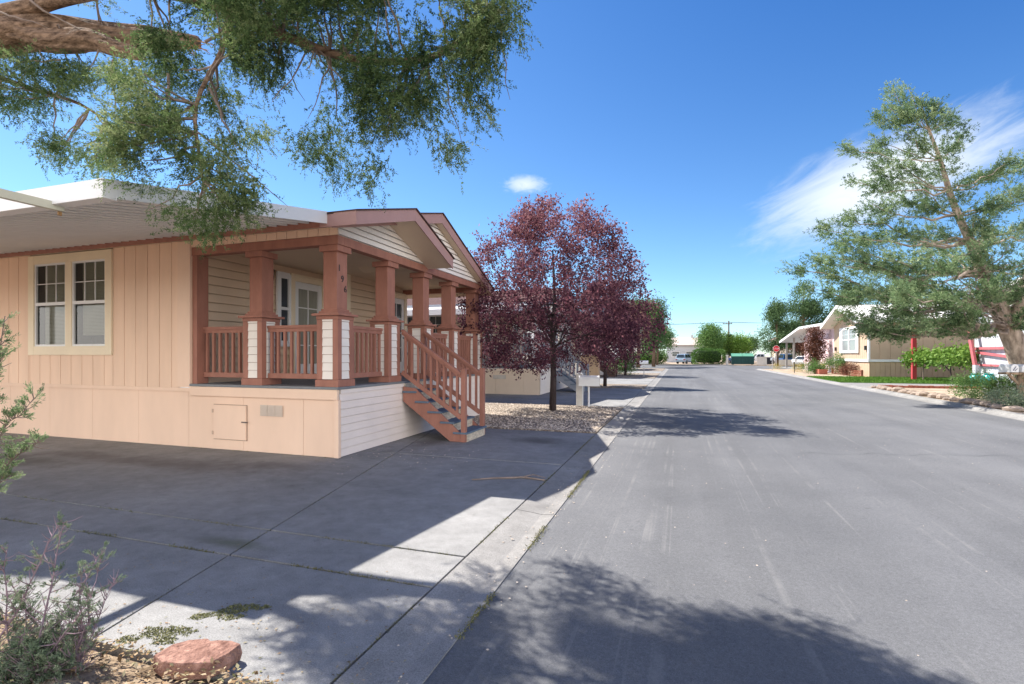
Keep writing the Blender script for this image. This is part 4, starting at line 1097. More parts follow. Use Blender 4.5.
# ---- the big blue-green juniper on the right
D0 = 18.0
RB = at(1036,398,D0); RB.z = 0.04
rj = empty('juniper_tree', RB, 'tall blue-green juniper with a leaning pale trunk behind the right mailboxes', 'tree')
TP = [(1036,400),(1027,374),(1017,350),(1008,327),(998,303),(984,272),(971,242),(958,215),(949,190),(940,160),(929,130),(921,104)]
TR = [.40,.34,.31,.30,.24,.19,.14,.11,.085,.06,.04,.015]
TPW = [at(a,b,D0) for a,b in TP]
b = MB(); b.rough_tube(TPW, TR, 26, .22, 5, 9)
b.tube([at(1009,330,D0), at(1020,308,17.6), at(1032,285,17.2), at(1050,250,17.0), at(1060,205,17)], [.26,.20,.14,.10,.04], 9, .1)
trk = b.build('trunk', BARKL, rj, smooth=True)
bb = MB(); lf = Leaves()
tips = [(893,92,.0,1),(908,88,.3,1),(938,102,-.3,1),(873,112,.2,1),(890,108,-.4,1),(948,120,.3,.9),(852,148,.0,1),(880,142,.6,1),(905,130,-.5,1),(960,137,.3,.8),
 (858,182,-.3,1),(875,170,.5,1),(900,165,-.6,1),(915,185,.8,.9),(846,214,.2,1.1),(872,204,-.8,1.1),(898,197,.9,1),(925,205,-.6,.9),
 (824,230,.0,1.2),(842,240,-.9,1.2),(872,236,1.0,1.2),(902,232,-1.2,1.2),(930,228,1.2,1.1),
 (797,270,.0,1.2),(815,262,.9,1.1),(836,258,-1.0,1.2),(862,262,1.3,1.2),(890,258,-1.5,1.2),(918,254,1.4,1.2),
 (812,288,-.6,1.1),(838,284,.7,1.2),(866,286,-1.4,1.2),(894,282,1.7,1.2),(922,280,-1.8,1.2),(945,268,1.5,1.1),
 (846,314,-.3,1.1),(858,322,-1.0,.9),(868,306,.8,1.2),(892,308,-1.2,1.3),(918,306,1.3,1.2),(944,302,-1.6,1.2),(884,322,.4,1.0),(866,330,-.6,.8),(905,322,-2.0,1.0),
 (968,292,2.0,1.1),(960,318,-2.2,.9),(938,322,1.8,.9),(980,255,-1.5,1.1),(990,232,1.4,1.1),(975,218,-.9,1.0),
 (990,172,.4,1.0),(1008,162,-.5,1.0),(1030,160,.5,1.2),(1015,188,.9,1.1),(1036,195,-.8,1.2),(1002,205,-1.4,1.1),(1028,222,.5,1.2),(1010,245,-1.8,1.2),(1040,250,1.0,1.3),(1024,272,-1.6,1.2),(1005,280,-2.4,1.0),(1045,292,-.6,1.2),(1030,310,-2.0,.9),(1060,225,0,1.3),(1070,260,.5,1.4),(1075,300,-.5,1.2),(985,285,-2.8,.9),
 (930,255,-3.0,1.0),(900,290,-3.2,1.0),(950,300,-3.2,.9),(880,270,3.0,1.2),(930,240,3.0,1.2),(970,250,3.4,1.2),(1010,300,3.0,1.2)]
for (a, c, dd, sz) in tips:
    tip = at(a, c, D0+dd)
    # leave the trunk a little below or level with the tip
    cand = [i for i in range(3, len(TPW)) if TP[i][1] >= c-14] or [3]
    i0 = max(cand) if c < 115 else min(cand, key=lambda i: abs(TP[i][1]-(c+18)))
    i0 = max(3, min(i0, len(TPW)-2)); q = TPW[i0]
    ln = (tip-q).length
    pts = curve(q, tip, -.06*ln, 7, .035*ln)
    r0 = min(TR[i0]*.42, .014+.011*ln)
    bb.tube(pts, list(np.linspace(r0, .008, 8)), 6, .1)
    out = np.array(tip-q); out = out/np.linalg.norm(out)
    n = int(8*sz) + int(1.7*ln)
    for k in range(n):
        u = 1 - .62*rng.random()**1.35*min(1, 2.2/ln + .25); f = u*7; i = min(int(f), 6); p = np.array(pts[i].lerp(pts[i+1], f-i))
        p = p + rng.normal(size=3)*np.array([.17,.17,.075])*sz
        spray(lf, p, out*.8+np.array([0,0,.22]), 10, .32*sz, 22, .070, .024, .75, .10, float(np.clip(.45+rng.normal()*.16,0,1)), .09)
for k in range(70):
    u = random.uniform(.30, .97)*(len(TPW)-1); i = int(u); p = np.array(TPW[i].lerp(TPW[i+1], u-i))
    o = rdir(1)[0]; o = o*np.array([1,1,.4]) - np.array([-SY_,CY,0])*.5
    spray(lf, p+o*random.uniform(.15,.6), o+np.array([0,0,.3]), 10, .34, 22, .070, .024, .8, .1, float(np.clip(.45+rng.normal()*.16,0,1)), .14)
# bare dead branches low in the crown
for k in range(46):
    i0 = random.choice((3,3,4,4,5,6)); q = TPW[i0]
    tip = at(random.uniform(880,1040), random.uniform(262,330), D0+random.uniform(-2.5,1.5))
    if (tip-q).length > 4.2: tip = q.lerp(tip, .55)
    ln = (tip-q).length
    pts = curve(q, tip, random.uniform(-.12,.12)*ln, 6, .06*ln); bb.tube(pts, list(np.linspace(.028,.006,7)), 5)
    for _ in range(2):
        e = random.choice(pts[2:5]); bb.tube(curve(e, e+Vector((random.gauss(0,.4),random.gauss(0,.4),random.gauss(-.15,.3))), 0, 3, .04), [.012,.009,.007,.003], 4)
bb.build('branches', mat('pale_dead_branch', (.36,.29,.24), .9, .25, 9), trk)
lf.build('crown', JUNB, rj)
# ------------------------------------------------------------------ right side of the street
TAN = mat('tan_siding', (.46,.34,.245), .7, .06, 1.5, .04, 25)
TANSK = mat('tan_skirting', (.48,.35,.24), .7, .08, 1.5, .04, 25)
GREYTAN = mat('grey_tan_siding', (.40,.33,.27), .7, .06, 1.5)
PINK = mat('pink_siding', (.74,.55,.56), .7, .04, 1.5)
PALEGREY = mat('pale_grey_siding', (.50,.52,.55), .6, .04, 1.5)
SHUTW = mat('white_shutter', (.78,.78,.76), .6, .04, 3)

# tan home, gable end to the street
th = empty('mobile_home', (17,45.5,0), 'tan mobile home with a white-trimmed window and shutters on the right side of the street', 'mobile home')
fx = 12.5; y0, y1 = 41.3, 49.6
a = MB(); a.vplank((fx,0,0), Y_, -X_, y0, y1, 1.3, 4.15, .42, groove=.03, th=.02); a.vplank((0,y0,0), X_, -Y_, fx+.02, 30, 1.3, 4.15, .62, groove=.03, th=.02)
a.prism([(fx,y0,4.15),(fx,y1,4.15),(fx,(y0+y1)/2,5.25)], (.05,0,0))
wl = a.build('wall', TAN, th)
s = MB(); s.vplank((fx+.05,0,0), Y_, -X_, y0, y1, .05, 1.12, .33, groove=.03, th=.02); s.vplank((0,y0+.05,0), X_, -Y_, fx+.07, 30, .05, 1.12, .30, groove=.03, th=.02); s.build('skirting', TANSK, th)
t = MB(); t.box(fx-.06, fx+.02, y0-.06, y1, 1.125, 1.295); t.box(fx+.02, 30, y0-.06, y0+.02, 1.125, 1.295); t.box(fx-.05, fx+.07, y0-.05, y0+.10, 1.30, 4.15); t.build('trim', WHITE, th)
r = MB(); yp = (y0+y1)/2
for (ya,za,yb,zb) in ((y0-.5,4.05,yp,5.45),(yp,5.45,y1+.5,4.05)): r.prism([(fx-.9,ya,za),(fx-.9,yb,zb),(fx-.9,yb,zb-.22),(fx-.9,ya,za-.22)], (19,0,0))
ro = r.build('roof', mat('white_roof', (.72,.70,.66), .6, .05), th)
f = MB()
for (ya,za,yb,zb) in ((y0-.52,4.06,yp,5.47),(yp,5.47,y1+.52,4.06)): f.prism([(fx-.95,ya,za),(fx-.95,yb,zb),(fx-.95,yb,zb-.26),(fx-.95,ya,za-.26)], (.045,0,0))
f.build('fascia', WHITE, ro)
wn = window(th, (fx-.03,47.2,0), -Y_, -X_, 3.6, 1.75, 3.75, .16, WHITE, solid=mat('grey_pane', (.22,.24,.25), .1, .1, 3, 0, 60, .5))
for yy in (47.25, 43.15): MB().box(fx-.13, fx-.06, yy, yy+.42, 1.75, 3.75).build('shutter', SHUTW, wn)
for yy in (48.9, 41.7):
    q = MB(); q.box(fx-.15, fx-.03, yy-.09, yy+.09, 1.95, 2.25); q.build('wall_lamp', BLACK, th)
# lattice edging in front of the tan home
lf_ = empty('lattice_fence', (11.6,44.5,0), 'low red-brown lattice fence edging the lawn before the tan home', 'fence')
LAT = mat('lattice_wood', (.30,.11,.07), .8, .15, 6)
m = MB(); xL = 12.1
for k in range(24):
    ya = 41.5+k*.29; m.bar((xL,ya,.06),(xL,ya+.29,.46),.022,.022); m.bar((xL+.032,ya,.46),(xL+.032,ya+.29,.06),.022,.022)
m.bar((xL+.065,41.45,.45),(xL+.065,48.55,.45),.03,.05); m.bar((xL+.065,41.45,.07),(xL+.065,48.55,.07),.03,.05); m.build('lattice', LAT, lf_)
for yy in (41.4, 44.9, 48.6): MB().box(xL-.05, xL+.09, yy-.05, yy+.05, .04, .55).build('post', LAT, lf_)

# pink home with a carport beyond it
ph = empty('mobile_home', (17,58,0), 'pink home with a white carport roof beyond the tan home', 'mobile home')
a = MB(); a.vplank((12.95,0,0), Y_, -X_, 50.4, 62.6, .05, 3.55, .6, groove=.025, th=.02); a.box(12.98, 26, 62.5, 62.6, .05, 3.55); a.prism([(12.95,50.4,3.55),(12.95,62.6,3.55),(12.95,60.5,4.35),(12.95,50.4,4.2)], (.05,0,0)); a.build('wall', PINK, ph)
r = MB(); r.prism([(12.0,71.5,3.35),(12.0,60.5,4.55),(12.0,50.0,4.40),(12.0,50.0,4.25),(12.0,60.5,4.40),(12.0,71.5,3.15)], (15,0,0)); ro = r.build('roof', mat('white_roof', (.72,.70,.66)), ph)
MB().prism([(11.97,71.55,3.36),(11.97,60.5,4.57),(11.97,50.0,4.42),(11.97,50.0,4.2),(11.97,60.5,4.34),(11.97,71.55,3.1)], (.025,0,0)).build('fascia', WHITE, ro)
for yy, xx in ((66.6,12.6), (70.9,12.6), (66.6,18.5), (70.9,18.5)): MB().box(xx, xx+.2, yy, yy+.2, .03, 3.6 if yy < 68 else 3.15).build('carport_post', mat('weathered_post', (.36,.33,.30), .8, .1), ph)
m = MB(); m.box(12.90,12.945, 55.6,57.4, 3.35,3.45); m.build('wall_trim', mat('rose_trim', (.45,.2,.22)), ph)

# grey home at the right edge, its red-framed awning
gh = empty('mobile_home', (19,26,0), 'pale grey home with faded red rails behind the big juniper at the right edge', 'mobile home')
a = MB(); a.vplank((14.05,0,0), Y_, -X_, 20.0, 31.4, 1.05, 3.9, .40, groove=.02, th=.02); a.vplank((0,31.4,0), X_, Y_, 14.07, 26, .05, 3.9, .40, groove=.02, th=.02); a.box(14.1, 26, 20, 20.05, 1.05, 3.9); a.build('wall', PALEGREY, gh)
s = MB(); s.vplank((14.03,0,0), Y_, -X_, 20.0, 31.4, .05, 1.03, .8, groove=.02, th=.02); s.build('skirting', PALEGREY, gh)
r = MB()
for (ya,za,yb,zb) in ((19.6,3.85,25.5,5.0),(25.5,5.0,31.6,3.85)): r.prism([(13.6,ya,za),(13.6,yb,zb),(13.6,yb,zb+.16),(13.6,ya,za+.16)], (13,0,0))
r.build('roof', mat('white_roof', (.72,.70,.66)), gh)
window(gh, (14.03,26.4,0), -Y_, -X_, 1.6, 2.0, 3.2, .10, WHITE, solid=DPANE)
m = MB(); m.box(13.90,13.96,20.1,31.2,1.06,1.16); m.build('rail', PINKRAIL, gh); MB().box(13.88,13.96,20.1,31.2,1.86,1.98).build('rail', PINKRAIL, gh); MB().bar((13.92,30.9,1.72),(13.92,26.0,1.34),.05,.12).build('rail', PINKRAIL, gh)
pc = empty('patio_awning', (16,34.3,0), 'red-framed patio awning on square posts between the tan and the grey home', 'awning')
m = MB(); m.box(13.75,26,31.75,38.0,3.36,3.42); rr = m.build('roof', mat('white_roof', (.72,.70,.66)), pc)
MB().box(13.6,13.74,30.9,38.2,3.20,3.43).build('beam', REDWOOD, pc)
MB().box(13.58,13.80,37.3,37.52,.05,3.19).build('post', REDWOOD, pc)
m = MB(); m.prism([(13.6,31.05,3.19),(13.6,31.3,3.19),(13.6,30.62,1.12),(13.6,30.40,1.12)], (.10,0,0)); m.build('brace', PINKRAIL, pc)
MB().box(13.6,13.76,30.37,30.62,.03,1.115).build('post', PALEGREY, pc)
m = MB(); m.box(14.5,25,39.3,39.4,.05,1.2); 
# trellis rail with the vine
tl = empty('trellis', (13.9,34.5,0), 'low wooden trellis rail that carries the bright green vine', 'trellis')
for yy in (32.2, 36.9): MB().box(13.96,14.01,yy-.025,yy+.025,.05,1.7).build('post', TWIG, tl)
for z in (1.3, 1.65): MB().box(13.96,14.02,31.5,37.2,z-.03,z+.03).build('rail', TWIG, tl)
vn = empty('vine', (13.9,34.5,1.0), 'bright lime-green vine trained along a rail under the red-framed awning', 'vine'); L_ = Leaves()
n = 4600; yy = rng.uniform(30.9, 38.6, n); nz_ = vnoise(np.stack([yy*1.2, np.zeros(n), np.zeros(n)],1), 6)
zz = 1.5 + rng.normal(size=n)*.22*(.8+.4*nz_) + .18*(nz_-.5) - .3*np.clip((yy-37.6)/1,0,1); xx = 13.85+rng.normal(size=n)*.22
L_.add(np.stack([xx,yy,zz],1), rdir(n)+np.array([-.3,0,-.2]), rng.uniform(.10,.22,n), rng.uniform(.08,.15,n), np.clip(.5+rng.normal(size=n)*.2+(zz-1.5)*.3,0,1)); L_.build('foliage', LIME, vn)
b = MB(); b.tube([(14.05,33.6,.05),(14.0,33.7,.7),(13.9,33.5,1.3),(13.9,32,1.5)], [.04,.035,.025,.01], 7); b.tube([(14.0,33.7,.7),(13.9,35,1.4),(13.9,37.5,1.6)], [.03,.02,.01], 7); b.build('stem', BARKD, vn)

# lawn of blades
n = 26000; gx = rng.uniform(8.6, 24, n); gy = rng.uniform(33.3, 41.1, n); L_ = Leaves()
L_.add(np.stack([gx,gy,np.full(n,.045)],1), rdir(n)*.5+np.array([0,0,1]), rng.uniform(.05,.14,n), .03)
tag(L_.build('grass', LAWNL), kind='stuff')

# planting by the right kerb
leafy('bush', 'broad mid-green bush spilling over the right kerb before the grey home', 10.3, 21.6, 1.1, 1.15, .5, .52, 150, MID, .055, None, False, .30, 0, 70, .5, ry=1.7, cat='bush', seed=2)
leafy('bush', 'grey-green ground-hugging bush at the right kerb below the mailboxes', 9.45, 18.6, .8, .75, .34, .36, 110, SAGE, .045, None, False, .25, 0, 70, .5, ry=1.3, cat='bush', seed=4)
leafy('bush', 'small dark green bush at the far right beside the mailbox post', 10.0, 17.2, .7, .6, .32, .36, 70, MID, .05, None, False, .25, 0, 60, .5, cat='bush', seed=9)
yc = at(1000,392,18.2); yu = empty('yucca', (yc.x,yc.y,.04), 'spiky green yucca between the bush and the mailbox post', 'plant'); L_ = Leaves()
n = 130; d = rdir(n); d[:,2] = np.abs(d[:,2])*1.3+.25; L_.add(np.tile([yc.x,yc.y,.12],(n,1))+rng.normal(size=(n,3))*.07, d, rng.uniform(.5,.95,n), .06); L_.build('foliage', leafmat('yucca_leaf', [(.07,.12,.04),(.16,.21,.07),(.30,.27,.12)], .15), yu)
TEAL = mat('teal_glaze', (.04,.36,.34), .25, .15, 4, 0, 60, .5)
for (px, py, lab) in ((976,378,'teal glazed garden pot half hidden behind the bush, the left of two'), (989,380,'teal glazed garden pot half hidden behind the bush, the right of two')):
    c = at(px, py, 23.5); g = empty('garden_pot', (c.x,c.y,.04), lab, 'pot', 'teal garden pots behind the bush')
    MB().lathe([(.12,.0),(.18,.10),(.24,.30),(.255,.45),(.21,.60),(.14,.66)], (c.x,c.y,.04), 18).build('body', TEAL, g, smooth=True)
    MB().lathe([(.145,.662),(.18,.672),(.18,.70),(.145,.71),(.12,.68)], (c.x,c.y,.04), 18).build('rim', TEAL, g)
# wooden mailbox stand
mp = at(1021,404,16.6); ms = empty('mailbox_stand', (mp.x,mp.y,.04), 'weathered wooden post with a cross board that carries white mailboxes at the right kerb', 'mailbox stand')
WOODP = mat('weathered_wood', (.26,.17,.11), .9, .35, 6, .4, 30, .1, stretch=(1,1,.2), c2=(.38,.28,.20))
def onp(dx, dy): return mp.x + CY*dx - SY_*dy, mp.y + SY_*dx + CY*dy
m = MB(); x, y = onp(0,0); m.tube([(x,y,.03),(x,y,.95)], .105, 10, .05); m.build('post', WOODP, ms)
m = MB(); xa, ya = onp(-.62,0); xb, yb = onp(.62,0); m.bar((xa,ya,1.0),(xb,yb,1.0), .30, .07); m.build('cross_board', WOODP, ms, bevel=.008)
m = MB(); m.bar((mp.x,mp.y,.55), (*onp(-.4,0),.955), .07,.07); m.build('brace', WOODP, ms)
for k, dx in enumerate((-.42, -.06, .33)):
    x, y = onp(dx,0); lab = ('white mailbox with dark marks, leftmost on the wooden cross board','white mailbox with dark marks, middle one on the wooden cross board','white mailbox, rightmost on the wooden cross board')[k]
    e = empty('mailbox', (x,y,1.04), lab, 'mailbox', 'mailboxes on the wooden stand')
    prof = [(-.13,0),(.13,0),(.13,.16)] + [(.13*math.cos(a), .16+.10*math.sin(a)) for a in np.linspace(.3, math.pi-.3, 6)] + [(-.13,.16)]
    b = MB(); b.prism([(x+CY*p+SY_*.22, y+SY_*p-CY*.22, 1.042+q) for p,q in prof], (-SY_*.42, CY*.42, 0)); bo = b.build('box', WHITE, e)
    b = MB(); b.prism([(x+CY*p*.97+SY_*.228, y+SY_*p*.97-CY*.228, 1.046+q*.97) for p,q in prof], (-SY_*.006, CY*.006, 0)); dr = b.build('door', WHITE, e)
    if k < 2:
        q = MB()
        for (u0,v0,u1,v1) in ((-.07,.05,.02,.19),(-.02,.04,.07,.12)) if k == 0 else ((-.08,.06,-.01,.17),(.0,.05,.07,.18)):
            q.bar((x+CY*u0+SY_*.236, y+SY_*u0-CY*.236, 1.045+v0), (x+CY*u1+SY_*.236, y+SY_*u1-CY*.236, 1.045+v1), .03, .004)
        q.build('marking', mat('dark_blue_mark', (.05,.06,.12)), dr)
# border stones and bricks
def stone(x, y, s, lab, group, name='rock', m=ROCKG):
    b = MB(); n_, k_ = 8, 5; vs = []; sd = random.randrange(1000)
    sx, sy, sz = s*random.uniform(.8,1.3), s*random.uniform(.7,1.1), s*random.uniform(.5,.75)
    for j in range(k_+1):
        p_ = math.pi*j/k_
        for i in range(n_):
            t_ = 2*math.pi*i/n_; r_ = 1+random.uniform(-.14,.14)
            vs.append((x+sx*r_*math.sin(p_)*math.cos(t_), y+sy*r_*math.sin(p_)*math.sin(t_), .05+sz*.45+sz*.8*r_*math.cos(p_)))
    b.add(vs, [(j*n_+i, j*n_+(i+1)%n_, (j+1)*n_+(i+1)%n_, (j+1)*n_+i) for j in range(k_) for i in range(n_)])
    return tag(b.build(name, m, loc=(x,y,.05)), lab, 'rock', group)
for k in range(26):
    y = 17.6 + k*.42 + random.uniform(-.1,.1); stone(8.78+random.uniform(-.08,.12), y, random.uniform(.11,.24), 'rough tan rock in the border between the right kerb and the dry bed', 'rocks along the right kerb')
for k in range(20):
    y = 28.75; x = 9.1+k*.20
    b = MB(); b.box(x, x+.185, y-.05, y+.05, .03, .15+random.uniform(-.015,.015)); tag(b.build('brick', BRICK, loc=(x,y,.03), bevel=.006), 'red edging brick set in a row between the dry bed and the grey driveway', 'brick', 'bricks edging the dry bed')
# plants by the pink and the tan home
leafy('bush', 'tall burgundy-leaved shrub in front of the pink home', 11.7, 52.6, 4.2, .95, 2.35, 1.75, 120, BURG, .12, None, True, .30, .25, 60, .6, bark=BARKD, cat='shrub', seed=5)
leafy('bush', 'round green bush at the foot of the burgundy shrub', 10.6, 47.6, 1.4, .85, .6, .58, 60, MID, .09, None, False, .2, cat='bush', seed=6)
leafy('bush', 'loose green bush with pink blooms beside the lattice fence', 12.0, 47.0, 1.7, .8, .95, .8, 55, MID, .09, None, False, .25, cat='bush', seed=7)
leafy('bush', 'reddish low shrub behind the lattice fence', 12.0, 44.0, 1.0, .5, .5, .45, 40, BURG, .08, None, False, .25, ry=1.4, cat='bush', seed=8)
leafy('grass_clump', 'yellow ornamental grass clump in the dry bed before the burgundy shrub', 10.3, 52.0, 1.1, .42, .5, .5, 30, YEL, .13, None, False, .1, 0, 40, .15, cat='grass clump', seed=3)
leafy('grass_clump', 'small yellow grass clump near the stop sign', 10.0, 63.5-2, .8, .45, .3, .32, 20, YEL, .12, None, False, .1, 0, 40, .15, cat='grass clump', seed=13)
leafy('grass_clump', 'yellow flowering clump beside the brick planter', 11.2, 47.9, 1.1, .4, .55, .4, 24, YEL, .1, None, False, .1, 0, 40, .4, cat='grass clump', seed=14)
pl = empty('brick_planter', (11.0,46.8,0), 'low red brick planter at the corner of the lawn', 'planter'); m = MB()
m.box(10.6,11.2,46.3,46.45,.04,.45); m.box(10.6,10.75,46.45,48.0,.04,.45); m.build('wall', BRICK, pl, bevel=.01); MB().box(10.752,11.2,46.452,48.0,.04,.36).build('soil', SOIL, pl)
mailbox('black mailbox post with white box by the dry bed before the pink home', 9.4, 49.2, R(100), 1.0, None, BLACK, WHITE, .55)
mailbox('slim grey mailbox post at the right kerb corner near the cross street', 8.9, 57.0, R(100), 1.05, None, METAL, METAL, .45)

# ------------------------------------------------------------------ the cross street and beyond
sg = empty('stop_sign', (10.1,62.2,0), 'red octagonal stop sign on a steel post at the cross street corner', 'sign')
MB().tube([(10.1,62.2,0),(10.1,62.2,2.62)], .035, 8).build('post', METAL, sg)
pts = [(10.1+.33*math.cos(R(22.5+45*k)), 62.15, 2.3+.33*math.sin(R(22.5+45*k))) for k in range(8)]
m = MB(); m.prism(pts, (0,-.012,0)); bd = m.build('plate', mat('sign_red', (.50,.02,.03), .5, .05), sg)
pts2 = [(10.1+.36*math.cos(R(22.5+45*k)), 62.156, 2.3+.36*math.sin(R(22.5+45*k))) for k in range(8)]
MB().prism(pts2, (0,.004,0)).build('border', WHITE, sg)
text_mesh('lettering', 'STOP', .24, WHITE, bd, (10.1, 62.132, 2.215), depth=.003)

TYRE = mat('tyre_rubber', (.02,.02,.022), .9, .1); CARGL = mat('car_glass', (.03,.04,.05), .08, .05, 3, 0, 60, .6); CHROME = mat('wheel_alloy', (.5,.5,.52), .3, .05, 3, 0, 60, .5, .8)
HEADL = mat('headlamp_lens', (.7,.7,.72), .15, .05); TAILL = mat('tail_lamp', (.35,.02,.02), .3, .05)
def car(label, x, y, rz, col, kind='sedan', group='cars parked beyond the cross street'):
    c = empty('pickup_truck' if kind == 'pickup' else 'parked_car', (x,y,.02), label, 'pickup' if kind == 'pickup' else 'car', group, 0)
    pm = mat('car_paint_'+'_'.join(str(int(q*100)) for q in col), col, .25, .02, 2, 0, 60, .5)
    ca, sa = math.cos(rz), math.sin(rz)
    def T(mb):
        mb.v = [(x+ca*p[0]-sa*p[1], y+sa*p[0]+ca*p[1], p[2]+.02) for p in mb.v]; return mb
    if kind == 'sedan': low = [(-2.25,.35),(-2.3,.62),(-2.2,.90),(-1.5,.97),(1.0,.95),(1.9,.84),(2.25,.68),(2.28,.38)]; cab = [(-1.65,.96),(-1.1,1.40),(-.2,1.47),(.35,1.42),(1.15,.95)]
    elif kind == 'suv': low = [(-2.3,.40),(-2.33,.75),(-2.28,1.05),(1.0,1.08),(1.95,1.0),(2.3,.85),(2.32,.42)]; cab = [(-2.25,1.06),(-2.0,1.72),(.2,1.78),(1.15,1.07)]
    else: low = [(-2.7,.50),(-2.72,.80),(-2.68,1.10),(1.0,1.12),(2.3,1.06),(2.62,.92),(2.65,.48)]; cab = [(-.75,1.11),(-.55,1.78),(.45,1.80),(1.1,1.12)]
    hw = .88; m = MB()
    def body(prof, hw0, hw1):
        n = len(prof); zmin = min(q[1] for q in prof); zmax = max(q[1] for q in prof)
        vs = [(px, s*(hw0+(hw1-hw0)*(pz-zmin)/(zmax-zmin)), pz) for s in (-1,1) for px,pz in prof]
        m.add(vs, [tuple(range(n))[::-1], tuple(range(n,2*n))]+[(i,(i+1)%n,n+(i+1)%n,n+i) for i in range(n)])
    body(low, hw-.03, hw); body(cab, hw-.05, hw-.24)
    if kind == 'pickup': m.box(-2.6,-.8,-.80,.80,.9,.98); m.box(-2.66,-.78,-.87,-.80,1.122,1.22); m.box(-2.66,-.78,.80,.87,1.122,1.22)
    bo = T(m).build('body', pm, c, bevel=.05)
    L0 = low[0][0]; L1_ = low[-1][0]
    for wx in (L0+.85, L1_-.9):
        for s in (-1, 1):
            w_ = MB(); w_.lathe([(.20,-.1),(.33,-.1),(.345,-.06),(.345,.06),(.33,.1),(.20,.1)], (0,0,0), 16); w_.v = [(wx+p[0], s*(hw-.09)+p[2], .345+p[1]) for p in w_.v]; wo = T(w_).build('wheel', TYRE, c)
            w_ = MB(); w_.lathe([(.02,-.08),(.198,-.08),(.198,.085),(.02,.07)], (0,0,0), 12); w_.v = [(wx+p[0], s*(hw-.07)+p[2]*s, .345+p[1]) for p in w_.v]; T(w_).build('rim', CHROME, wo)
    zc_ = cab[0][1]; zt_ = max(q[1] for q in cab)
    for s in (-1, 1):
        g = MB(); xa, xb = cab[0][0]+.28, cab[-1][0]-.30; xc, xd = cab[1][0]+.12, cab[-2][0]-.0
        if kind == 'suv': xa = cab[0][0]+.15
        y0_, y1_ = s*(hw-.055), s*(hw-.225)
        for (p,q,r_,t_) in ((xa,(xa+xb)/2-.04,(xc+xd)/2-.04,xc),((xa+xb)/2+.04,xb,xd,(xc+xd)/2+.04)):
            g.quad((p,y0_+s*.012,zc_+.06),(q,y0_+s*.012,zc_+.06),(r_,y1_+s*.012,zt_-.10),(t_,y1_+s*.012,zt_-.10))
        T(g).build('side_window', CARGL, c)
    g = MB(); a, b_ = cab[-1], cab[-2]; g.quad((a[0]-.06,-hw+.16,a[1]+.06),(a[0]-.06,hw-.16,a[1]+.06),(b_[0]+.075,hw-.33,b_[1]-.06),(b_[0]+.075,-hw+.33,b_[1]-.06)); g.v = [(p[0]+.03,p[1],p[2]+.02) for p in g.v]; T(g).build('windscreen', CARGL, c)
    g = MB(); a, b_ = cab[0], cab[1]; g.quad((a[0]+.02,-hw+.16,a[1]+.06),(a[0]+.02,hw-.16,a[1]+.06),(b_[0]-.02,hw-.33,b_[1]-.06),(b_[0]-.02,-hw+.33,b_[1]-.06)); g.v = [(p[0]-.03,p[1],p[2]+.02) for p in g.v]; T(g).build('rear_window', CARGL, c)
    for s in (-1,1):
        T(MB().box(L1_-.10, L1_+.015, s*.80, s*.48, .62, .76)).build('headlight', HEADL, c); T(MB().box(L0-.045, L0+.10, s*.82, s*.55, .68, .86)).build('tail_light', TAILL, c)
        T(MB().box(cab[-1][0]-.35, cab[-1][0]-.2, s*(hw-.02), s*(hw+.15), zc_+.04, zc_+.18)).build('mirror', pm, c)
    T(MB().box(L1_-.06, L1_+.05, -.8, .8, .34, .50)).build('bumper', BLACK, c)
    return c
car('pale blue car parked between the round hedge and the long hedge', .9, 96, R(70), (.30,.42,.55), 'suv')
car('white pickup truck behind the green dumpster', 13.2, 97, R(185), (.72,.73,.75), 'pickup')
car('dark blue van parked behind the stop sign', 16.2, 92, R(95), (.03,.09,.22), 'suv')
car('white car seen between the stop sign and the carport posts', 16.2, 78, R(60), (.75,.75,.76), 'sedan')
car('silver-grey car parked under the white carport of the pink home', 17.6, 69, R(88), (.42,.45,.50), 'suv')
car('blue car with only its roof showing above the green dumpster', 9.9, 99, R(170), (.05,.10,.28), 'suv')

# dumpster
def dumpster(label, x, y, m_):
    d = empty('dumpster', (x,y,.05), label, 'dumpster'); b = MB(); w_, dp, h_ = 3.3, 1.6, 1.75
    b.prism([(x-w_/2,y-dp/2+.2,.12),(x-w_/2,y-dp/2,1.2),(x-w_/2,y-dp/2,1.35),(x-w_/2,y+dp/2,h_),(x-w_/2,y+dp/2,.12)], (w_,0,0)); bo = b.build('container', m_, d, bevel=.02)
    r = MB()
    for k in range(7): q = x-w_/2+.05+k*(w_-.2)/6; r.box(q, q+.1, y-dp/2-.045, y-dp/2+.0, .35, 1.18)
    r.box(x-w_/2-.05, x+w_/2+.05, y-dp/2-.05, y-dp/2-.002, 1.2, 1.34); r.build('rib', m_, d)
    for s in (-1, 1):
        b = MB(); xa = x if s > 0 else x-w_/2; b.prism([(xa+.03,y-dp/2-.05,1.36),(xa+w_/2-.03,y-dp/2-.05,1.36),(xa+w_/2-.03,y+dp/2+.03,1.80),(xa+.03,y+dp/2+.03,1.80)], (0,0,.06)); b.build('lid', mat('pale_green_lid', (.10,.27,.18), .6, .08), d)
    for s in (-1,1): MB().box(x+s*(w_/2+.01), x+s*(w_/2+.10), y-.5, y+.5, .8, .95).build('lifting_sleeve', m_, d)
    for s in (-1,1): MB().box(x+s*(w_/2-.25)-.08, x+s*(w_/2-.25)+.08, y-.08, y+.08, .03, .12).build('wheel', BLACK, d)
dumpster('dark teal dumpster with pale green lids beyond the cross street', 9.6, 89.3, mat('dark_teal_metal', (.015,.07,.075), .5, .1))
